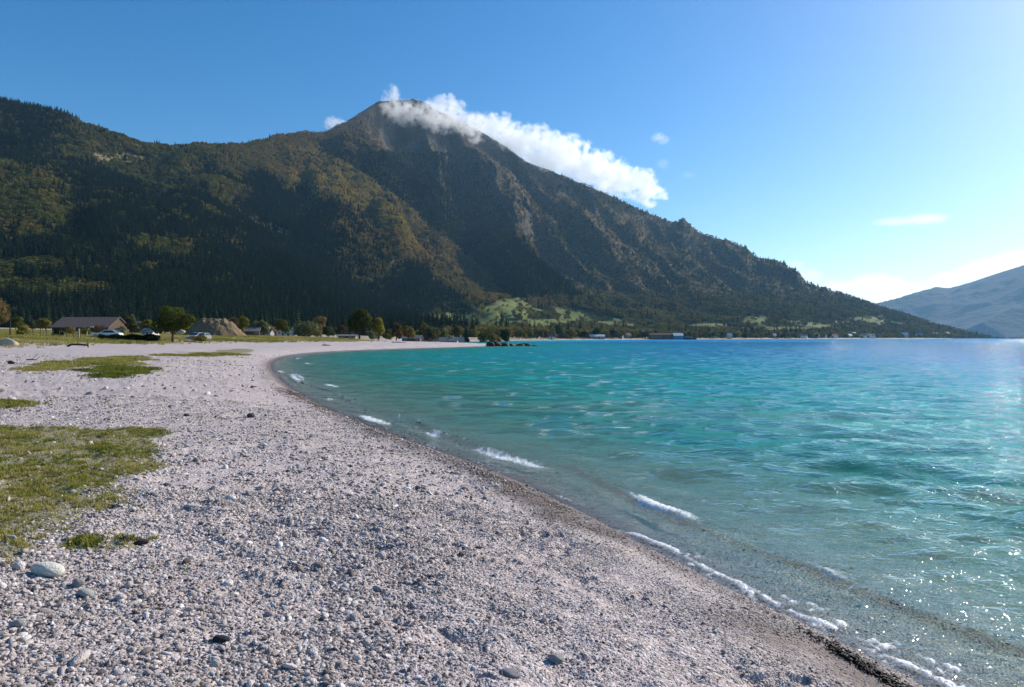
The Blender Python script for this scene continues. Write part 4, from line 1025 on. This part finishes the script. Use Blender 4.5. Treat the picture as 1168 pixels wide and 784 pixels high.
for h in (.4, .8, 1.2):
    pts = [spot(pxc, 112 + .5 * math.sin(i * 2.)) - fe.location + Vector((0, -.06, h)) for i, pxc in enumerate((30, 38, 46, 53, 60, 68, 76, 84, 92))]; wr2.tube(pts, .012, 4)
wr2.build('wire', M_wire, fe)
M_dkpost = simple_mat('tarred_wood', (.03, .027, .025), .8, .3, 5., .2)
po = empty('wooden_post', spot(11.5, 108)); props(po, 'tall dark upright post before the fence', 'post')
MB().tube([(0, 0, -.3), (.01, 0, 2.85)], [.10, .085], 8).build('shaft', M_dkpost, po); MB().tube([(.01, 0, 2.85), (.01, 0, 2.95)], [.10, .05], 8).build('cap', M_dkpost, po)
po = empty('wooden_post', spot(90, 116)); props(po, 'short thick pale post at the end of the fence', 'post')
MB().tube([(0, 0, -.3), (0, 0, 1.7)], [.16, .14], 8).build('shaft', simple_mat('bleached_wood', (.30, .27, .22), .9, .25, 5.), po)

# ------------------------------------------------------------------ earth mounds
def mound(pxc, D, wpx, hpx, col, label, flat=.45, seed=1):
    W_, H_ = wpx / F * D, hpx / F * D; p = spot(pxc, D); n = 60
    u, v = np.meshgrid(np.linspace(-1, 1, n), np.linspace(-1, 1, n)); r = np.maximum(np.abs(u) * .9 + .1 * np.hypot(u, v), np.hypot(u * .9, v))
    z = H_ * sstep(1., flat, r) * (.86 + .28 * fbm(u * 3 + seed, v * 3, 900 + seed, 4)) + .25 * H_ * (fbm(u * 9, v * 9 + seed, 910 + seed, 3) - .5) * sstep(1, .8, r) - .5
    me = grid_mesh('earth_mound', u * W_ / 2, v * W_ * .35, z); o = link(bpy.data.objects.new('earth_mound', me)); o.location = p
    me.materials.append(simple_mat('loose_earth', col, .95, .45, .9, .1, .3)); props(o, label, 'mound')
mound(245, 178, 78, 21, (.19, .14, .085), 'light brown grassy earth bank to the rear of the lone tree', .3, 2)
mound(162, 185, 34, 15, (.13, .095, .065), 'low brown earth heap half hidden by the pale grey green tree', .3, 3)

# ------------------------------------------------------------------ cars
M_tyre = simple_mat('tyre_rubber', (.02, .02, .02), .8, .1); M_rim = simple_mat('wheel_alloy', (.45, .45, .46), .35, .1, 4, .6); M_glass = simple_mat('dark_glass', (.02, .025, .03), .08, .1, 2., .8)
M_lampg = simple_mat('lamp_glass', (.7, .7, .68), .15, .05, 2., .6)
def car(pxc, D, rz, col, label, L=4.4, lift=0.):
    e = empty('parked_car', spot(pxc, D, lift), rz); props(e, label, 'car')
    pm = simple_mat('car_paint', col, .25, .04, 2., .6); h = L / 2
    low = [(-h, .32), (-h + .05, .62), (-h + .35, .78), (-h * .45, .88), (h * .75, .92), (h - .05, .85), (h, .5), (h - .08, .26), (-h + .1, .24)]
    b = MB().prism(low, -.86, .86); roof = [(-h * .45, .88), (-h * .08, 1.36), (h * .1, 1.45), (h * .55, 1.42), (h * .9, .92)]
    vs = [(x, -.84 + .16 * (z - .88) / .57, z) for x, z in roof] + [(x, .84 - .16 * (z - .88) / .57, z) for x, z in roof]; n = len(roof)
    b.add(vs, [tuple(range(n)), tuple(range(2 * n - 1, n - 1, -1))] + [((i + 1) % n, i, n + i, n + (i + 1) % n) for i in range(n)])
    b.build('body', pm, e, bevel=.05)
    for s in (-1, 1):
        win = [(-h * .30, .93), (-h * .05, 1.29), (h * .1, 1.37), (h * .5, 1.34), (h * .74, .95)]
        vs = [(x, s * (.845 - .16 * (z - .88) / .57 + d_), z) for d_ in (.012, -.02) for x, z in win]
        MB().add(vs, [tuple(range(5)), tuple(range(9, 4, -1))] + [((i + 1) % 5, i, 5 + i, 5 + (i + 1) % 5) for i in range(5)]).build('window', M_glass, e)
    for nm, a, c in (('windscreen', (-h * .43, .90), (-h * .10, 1.34)), ('rear_window', (h * .89, .95), (h * .58, 1.39))):
        dx = -.015 if nm == 'windscreen' else .015
        MB().add([(a[0] + dx, -.72, a[1] + .02), (a[0] + dx, .72, a[1] + .02), (c[0] + dx, .62, c[1] + .02), (c[0] + dx, -.62, c[1] + .02), (a[0] - dx, -.72, a[1]), (a[0] - dx, .72, a[1]), (c[0] - dx, .62, c[1]), (c[0] - dx, -.62, c[1])],
                 [(0, 1, 2, 3), (7, 6, 5, 4), (0, 4, 5, 1), (1, 5, 6, 2), (2, 6, 7, 3), (3, 7, 4, 0)]).build(nm, M_glass, e)
    for s in (-1, 1): MB().box((-h + .12, s * .62, .66), (.2, .3, .14)).build('headlight', M_lampg, e, bevel=.02)
    for x in (-h * .62, h * .62):
        for s in (-1, 1):
            wl = MB().tube([(x, s * .70, .32), (x, s * .885, .32)], .32, 18).build('wheel', M_tyre, e); MB().tube([(x, s * .886, .32), (x, s * .90, .32)], [.2, .17], 14).build('rim', M_rim, wl)
    return e
car(122, 127, R(4), (.72, .73, .74), 'white car showing above the long dark hedge', 5.2)
car(224, 140, R(80), (.22, .23, .25), 'grey parked car beneath the light brown earth bank', 4.2)
car(231, 140, R(86), (.30, .30, .31), 'white parked car next to the grey one under the earth bank', 4.2)
# pale bent pipe beside the white car
bp_ = MB(); bp_.tube([(0, 0, -.2), (.05, 0, .9), (.35, 0, 1.5), (.9, 0, 1.85), (1.25, 0, 1.8)], .07, 8); o = bp_.build('bent_pole', simple_mat('bleached_stick', (.62, .58, .50), .8, .2), smooth=True); o.location = spot(99, 126, .0); props(o, 'pale bent pole leaning up beside the white car', 'pole')

# ------------------------------------------------------------------ houses
def hmat(n, c, b=.0): return simple_mat(n, c, .85, .18, 1.2, .2)
M_pane = simple_mat('window_glass', (.03, .035, .04), .1, .1, 2., .7); M_frame = simple_mat('window_frame', (.55, .54, .52), .6, .08)
M_doorw = simple_mat('door_wood', (.10, .065, .04), .7, .2)
def house(pxc, D, wpx, hpx, wall, roof, label, depth=.8, rz=0., eave=.58, ns=3, group=None, lift=0., cat='house', name='house', storeys=1, detail=True, chimney=True):
    W_, H_ = wpx / F * D, hpx / F * D; dp = W_ * depth; he = H_ * eave
    e = empty(name, spot(pxc, D, lift), rz); props(e, label, cat, group)
    a, b = W_ / 2, dp / 2
    wl = MB().add([(-a, -b, -1.5), (a, -b, -1.5), (a, b, -1.5), (-a, b, -1.5), (-a, -b, he), (a, -b, he), (a, b, he), (-a, b, he), (-a, 0, H_ - .12), (a, 0, H_ - .12)],
             [(0, 1, 5, 4), (2, 3, 7, 6), (1, 2, 6, 9, 5), (3, 0, 4, 8, 7), (3, 2, 1, 0), (4, 5, 9, 8), (6, 7, 8, 9)]).build('wall', wall, e)
    k = .35; tn = (H_ - he) / b; z0 = he - k * tn; rf = MB(); th_ = .18
    for s in (-1, 1):
        vs = [(-a - k, s * (b + k), z0), (a + k, s * (b + k), z0), (a + k, 0, H_), (-a - k, 0, H_), (-a - k, s * (b + k), z0 + th_), (a + k, s * (b + k), z0 + th_), (a + k, 0, H_ + th_), (-a - k, 0, H_ + th_)]
        rf.add(vs, [(0, 1, 2, 3), (4, 5, 6, 7), (0, 1, 5, 4), (1, 2, 6, 5), (2, 3, 7, 6), (3, 0, 4, 7)])
    r_o = rf.build('roof', roof, e)
    if chimney: MB().box((a * .4, b * .3, H_ + .1), (.7, .7, 1.6)).build('chimney', wall, r_o)
    if detail:
        sh_ = he / storeys
        for st_ in range(storeys):
            for i in range(ns):
                x = -a + W_ * (i + .5) / ns; z = sh_ * (st_ + .56); ww, wh = min(1.2, W_ / ns * .45), sh_ * .42
                if st_ == 0 and i == ns // 2:
                    MB().box((x, -b - .03, sh_ * .40), (min(1.1, ww), .08, sh_ * .8)).build('door', M_doorw, e); continue
                f = MB().box((x, -b - .03, z), (ww, .08, wh)).build('window', M_frame, e); MB().box((x, -b - .075, z), (ww * .8, .02, wh * .8)).build('pane', M_pane, f)
    return e
W_white = hmat('white_render', (.70, .69, .66)); W_cream = hmat('cream_render', (.50, .44, .34)); W_grey = hmat('grey_render', (.30, .30, .30)); W_wood = hmat('brown_boards', (.10, .07, .05)); W_red = hmat('red_boards', (.24, .11, .085)); W_blue = hmat('blue_boards', (.16, .24, .34))
R_brown = hmat('brown_tiles', (.11, .07, .055)); R_grey = hmat('grey_slate', (.17, .17, .18)); R_red = hmat('red_tiles', (.21, .09, .06)); R_pale = hmat('pale_sheet', (.62, .63, .64)); R_teal = hmat('teal_sheet', (.10, .20, .20)); R_dark = hmat('dark_sheet', (.03, .03, .035))
house(104, 178, 66, 17, W_wood, hmat('weathered_brown_roof', (.16, .115, .095)), 'wide low barn with a broad weathered brown roof behind the white car', .55, R(-4), .36, 5, detail=False, cat='barn', name='barn', chimney=False)
house(286, 235, 20, 9, W_wood, R_grey, 'low dark house with a grey roof at the end of the earth bank', .6, R(10))
house(303, 260, 16, 8, W_grey, R_brown, 'grey walled house with a brown roof in the row by the meadow', .6, R(-8))
house(330, 240, 17, 7, W_white, R_teal, 'low hut with a dull green roof beside the wide grey shrub', .6, R(5))
house(314, 300, 12, 10, W_cream, R_red, 'cream house with a red roof behind the meadow', .8, R(20))
house(172, 150, 14, 8, W_white, R_grey, 'small white hut half hidden by the lone dark tree', .8, R(-12))
house(396, 212, 20, 4, W_grey, R_grey, 'long low grey shed at the head of the beach', .3, R(4), .7, chimney=False, cat='shed', name='shed')
house(470, 262, 20, 7, W_wood, R_grey, 'dark timber shed by the olive row', .5, R(-6), cat='shed', name='shed', chimney=False)
house(490, 270, 18, 8, W_grey, R_brown, 'grey house with brown roof facing the bay', .6, R(8))
house(512, 262, 20, 8.5, W_grey, R_grey, 'slate roofed grey house nearest the long white boathouse', .6, R(-5))
house(541, 268, 27, 5, W_white, R_pale, 'long low white boathouse on the spit', .25, R(3), .72, 4, chimney=False, cat='boathouse', name='boathouse')
house(524, 300, 9, 10, W_white, R_grey, 'narrow white house standing just behind the white boathouse', .9, R(12))
for i, (a, b, D, wl, rf, lb) in enumerate(((553, 352, 1080, W_wood, R_brown, 'brown farmhouse among shrubs between the two green fields'), (585, 366, 900, W_wood, R_grey, 'dark farm building below the upper green field'), (641, 378, 850, W_cream, R_red, 'cream lakeside house with a red roof behind the far shore trees'),
        (700, 376, 1100, W_white, R_teal, 'white house with a teal roof in the far village'), (722, 373, 1150, W_blue, R_teal, 'blue green roofed barn in the far village'), (738, 377, 1150, W_white, R_pale, 'pale roofed white hall in the far village'))):
    house(a, D, 11, 8, wl, rf, lb, .7, R(15 * (-1) ** i), ns=3)
house(681, 860, 17, 5, W_grey, R_pale, 'long low grey shed with a pale roof on the far shore', .35, R(0), .6, 4, chimney=False, cat='shed', name='shed')
house(629, 720, 5, 5.5, W_white, R_grey, 'tiny white hut at the water edge of the far shore', .9, R(0), ns=1, chimney=False, cat='hut', name='hut')
lab = 'small pale house in the village far along the shore'
for i, pxc in enumerate((655, 664, 692, 708, 730, 752, 760, 806, 815, 832, 848, 866, 879, 884, 893, 902, 910, 924, 938, 944, 962, 974, 985, 1002, 1015, 1032, 1048, 1066, 1080, 612, 622, 648, 672, 686, 699, 716, 735, 745, 798, 811, 824, 840, 856, 872, 889, 899, 916, 931, 951, 968, 993)):
    D = shore_Y(pxc) + rr_.uniform(10, 300); house(pxc, D, rr_.uniform(5, 8.5), rr_.uniform(4.5, 6.5), [W_white, W_cream, W_white, W_grey][i % 4], [R_red, R_brown, R_grey, R_pale][(i * 7) % 4], lab, .8, R(rr_.uniform(-40, 40)), ns=2, group='houses of the far village', chimney=False, detail=pxc < 800)
# harbour building, house and barge at the far shore
house(754, 985, 27, 7.5, W_red, R_brown, 'long reddish boathouse at the far water edge', .3, R(2), .75, 6, cat='boathouse', name='boathouse', chimney=False)
house(773, 980, 11, 9.5, W_blue, R_pale, 'blue house with a white roof beside the long reddish boathouse', .7, R(2), .7, 2, storeys=2)
D = 955; X = (787 - CX) / F * D; ba = empty('barge', (X, D, 0), R(3)); props(ba, 'dark barge moored by the blue lakeside house', 'boat')
hull = [(-9.5, 2.6), (-8.6, -.3), (8.0, -.3), (10, 3.2), (8.6, 2.5)]
MB().prism(hull, -2.4, 2.4).build('hull', simple_mat('black_hull', (.03, .028, .03), .5, .2), ba, bevel=.15); MB().box((-4.5, 0, 3.7), (6, 3.4, 2.4), taper=(.92, .9)).build('cabin', W_blue, ba); MB().box((-4.5, 0, 5.05), (6.6, 3.9, .25)).build('roof', R_dark, ba); MB().tube([(3, 0, 2.5), (3, 0, 7.5)], .12, 6).build('mast', M_frame, ba)

# ------------------------------------------------------------------ rocks at the tip of the spit, drift logs, stones
def stone_mat(n, c): return simple_mat(n, c, .85, .35, 3.5, .3, .02)
M_blackrock = simple_mat('dark_rock', (.030, .022, .022), .7, .4, .9, .3, .2)
for i, (pxc, D, wpx, hpx, lb) in enumerate(((559, 194, 9, 9, 'upright dark shrub covered rock where the spit meets the water'), (566, 196, 14, 8, 'large dark reddish rock at the base of the rock line'), (575, 197, 15, 6.5, 'second dark rock out from the spit beach'), (584, 199, 12, 4.5, 'low flat dark rock in the middle of the rock line'),
        (592, 200, 13, 4.5, 'long dark rock near the outer end of the rock line'), (600, 201, 15, 5.5, 'blocky dark rock at the outer end of the rock line'), (611, 202, 9, 2.2, 'small dark rock barely above the water past the blocky one'))):
    me = rock_mesh('rock', 300 + i, 3, 1., .2, M_blackrock); o = link(bpy.data.objects.new('rock', me)); W_, H_ = wpx / F * D / 2, hpx / F * D
    o.location = ((pxc - CX) / F * D, D, max(-.1, float(ground_h(np.array([(pxc - CX) / F * D]), np.array([D]))[0]) * .6) if i < 2 else -.1); o.scale = (W_, W_ * .8, H_ * .85); o.rotation_euler.z = i * .7 * 0; props(o, lb, 'rock')
def log(pts, rad, col, label, name='driftwood_log', stubs=0, seed=1):
    P0 = [Vector(p) for p in pts]; r = random.Random(seed); mb = MB(); rd = [rad * (1 - .45 * i / (len(P0) - 1)) for i in range(len(P0))]; mb.tube(P0, rd, 9)
    for _ in range(stubs):
        i = r.randrange(len(P0) - 1); b = P0[i].lerp(P0[i + 1], r.random()); mb.tube([b, b + Vector((r.gauss(0, 4) * rad, r.gauss(0, 4) * rad, r.uniform(3, 8) * rad))], [rad * .35, rad * .12], 5)
    o = mb.build(name, simple_mat('driftwood', col, .9, .4, 6., .1, .02), smooth=True); props(o, label, 'log'); return o
def gp(px_, py_, lift=0.):
    x, y = pix_ground(px_, py_); x, y = float(x), float(y); return Vector((x, y, float(ground_h(np.array([x]), np.array([y]))[0]) + lift))
a = gp(88, 396); s_ = a.y / F
log([a + Vector((-11 * s_, 0, .1)), a + Vector((-6 * s_, 0, 3 * s_)), a + Vector((4 * s_, .2, 2.8 * s_)), a + Vector((12 * s_, 0, 2.2 * s_)), a + Vector((15 * s_, -.3, -3 * s_ + .1))], 1.3 * s_, (.075, .06, .045), 'dark arched driftwood trunk on the grassy edge of the beach', stubs=3)
for (pxc, pyc, wp, rp, col, lb, ang) in ((36, 411, 10, .9, (.035, .03, .028), 'short dark log lying on the pale gravel', 0.1), (62, 393, 9, 1.1, (.22, .20, .17), 'grey weathered log in the meadow edge', -.15), (826 * 0 + 372, 398, 9, .7, (.04, .035, .03), 'thin dark log by the far curve of the beach', .1), (455, 391, 16, .6, (.26, .23, .19), 'long bleached log on the spit beach', .05), (497, 390, 12, .6, (.10, .08, .065), 'brown log high on the spit beach', -.1)):
    a = gp(pxc, pyc); s_ = a.y / F; v = Vector((wp / 2 * s_, ang * wp * s_, 0)); log([a - v + Vector((0, 0, rp * s_ * .6)), a + Vector((0, 0, rp * s_ * .9)), a + v + Vector((0, 0, rp * s_ * .5))], rp * s_, col, lb, stubs=2, seed=int(pxc))
STONES = [(48, 659, 30, .55, (.70, .68, .60), 'large pale rounded boulder below the turf patch', 'boulder'), (94, 683, 15, .7, (.55, .54, .52), 'light grey stone to the right of the large pale boulder', 'stone'), (86, 669, 14, .7, (.40, .39, .39), 'mid grey stone above the light grey one', 'stone'),
  (250, 733, 16, .6, (.05, .05, .058), 'smooth dark slate stone among pale pebbles', 'stone'), (19, 716, 17, .6, (.50, .49, .48), 'pale blocky stone near the beach bottom edge', 'stone'), (243, 760, 9, 1.3, (.72, .70, .66), 'white upright pebble below the dark slate stone', 'stone'), (634, 757, 23, .6, (.40, .38, .38), 'grey stone standing out on the lower shingle', 'stone'),
  (582, 770, 22, .4, (.34, .33, .36), 'flat bluish stone left of the grey lower stone', 'stone'), (140, 623, 12, .7, (.07, .05, .045), 'dark brown stone in the low grass strip', 'stone'), (158, 622, 14, .5, (.10, .072, .06), 'flat brown stone at the end of the low grass strip', 'stone'),
  (285, 477, 10, .6, (.06, .055, .055), 'dark stone alone on the middle of the beach', 'stone'), (212, 475, 7, .6, (.06, .055, .055), 'dark stone above the tip of the turf patch', 'stone'), (11, 415, 6, .8, (.05, .035, .03), 'small dark brown stone by the short dark log', 'stone'), (7, 394, 15, .7, (.42, .35, .27), 'tan boulder by the tall dark post', 'boulder'),
  (80, 562, 10, .5, (.45, .43, .42), 'grey stone lying in the turf', 'stone'), (218, 580, 12, .5, (.62, .60, .58), 'whitish flat stone beside the turf patch', 'stone'), (10, 619, 9, .9, (.60, .58, .56), 'whitish stone at the lower corner of the turf', 'stone'), (205, 389, 12, .6, (.44, .38, .30), 'tan rock at the foot of the lone tree', 'boulder'), (430, 672, 14, .6, (.52, .50, .49), 'light stone half sunk in the loose gravel', 'stone')]
for i, (pxc, pyc, wp, hr, col, lb, nm) in enumerate(STONES):
    a = gp(pxc, pyc); s_ = math.hypot(a.y, a.x) / F; rad = wp / 2 * s_
    o = link(bpy.data.objects.new(nm, rock_mesh(nm, 400 + i, 3, 1., .1, stone_mat('stone_face', col)))); o.location = a + Vector((0, rad * .5, rad * hr * .45)); o.scale = (rad, rad * .8, rad * hr); o.rotation_euler = (random.uniform(-.15, .15), random.uniform(-.15, .15), random.uniform(-.4, .4)); props(o, lb, nm)
# dark wet drift left at the water's edge in the corner
me = None; a = gp(985, 764)
mb = MB(); r = random.Random(8)
for i in range(420):
    tt_ = r.gauss(0, .20); q = a + Vector((-.35 * tt_ + r.gauss(0, .045), tt_ + r.gauss(0, .04), .0)); q.z = float(ground_h(np.array([q.x]), np.array([q.y]))[0]) + r.uniform(.0, .03); an = r.uniform(0, 3.14); L = r.uniform(.008, .04)
    mb.tube([q - Vector((math.cos(an) * L, math.sin(an) * L, 0)), q + Vector((0, 0, .012)), q + Vector((math.cos(an) * L, math.sin(an) * L, 0))], [.003, .007, .003], 5)
o = mb.build('driftwood_pile', simple_mat('wet_twigs', (.018, .013, .011), .6, .3, 9., .3), smooth=True); props(o, 'dark wet heap of twigs and weed at the water edge', 'driftwood')
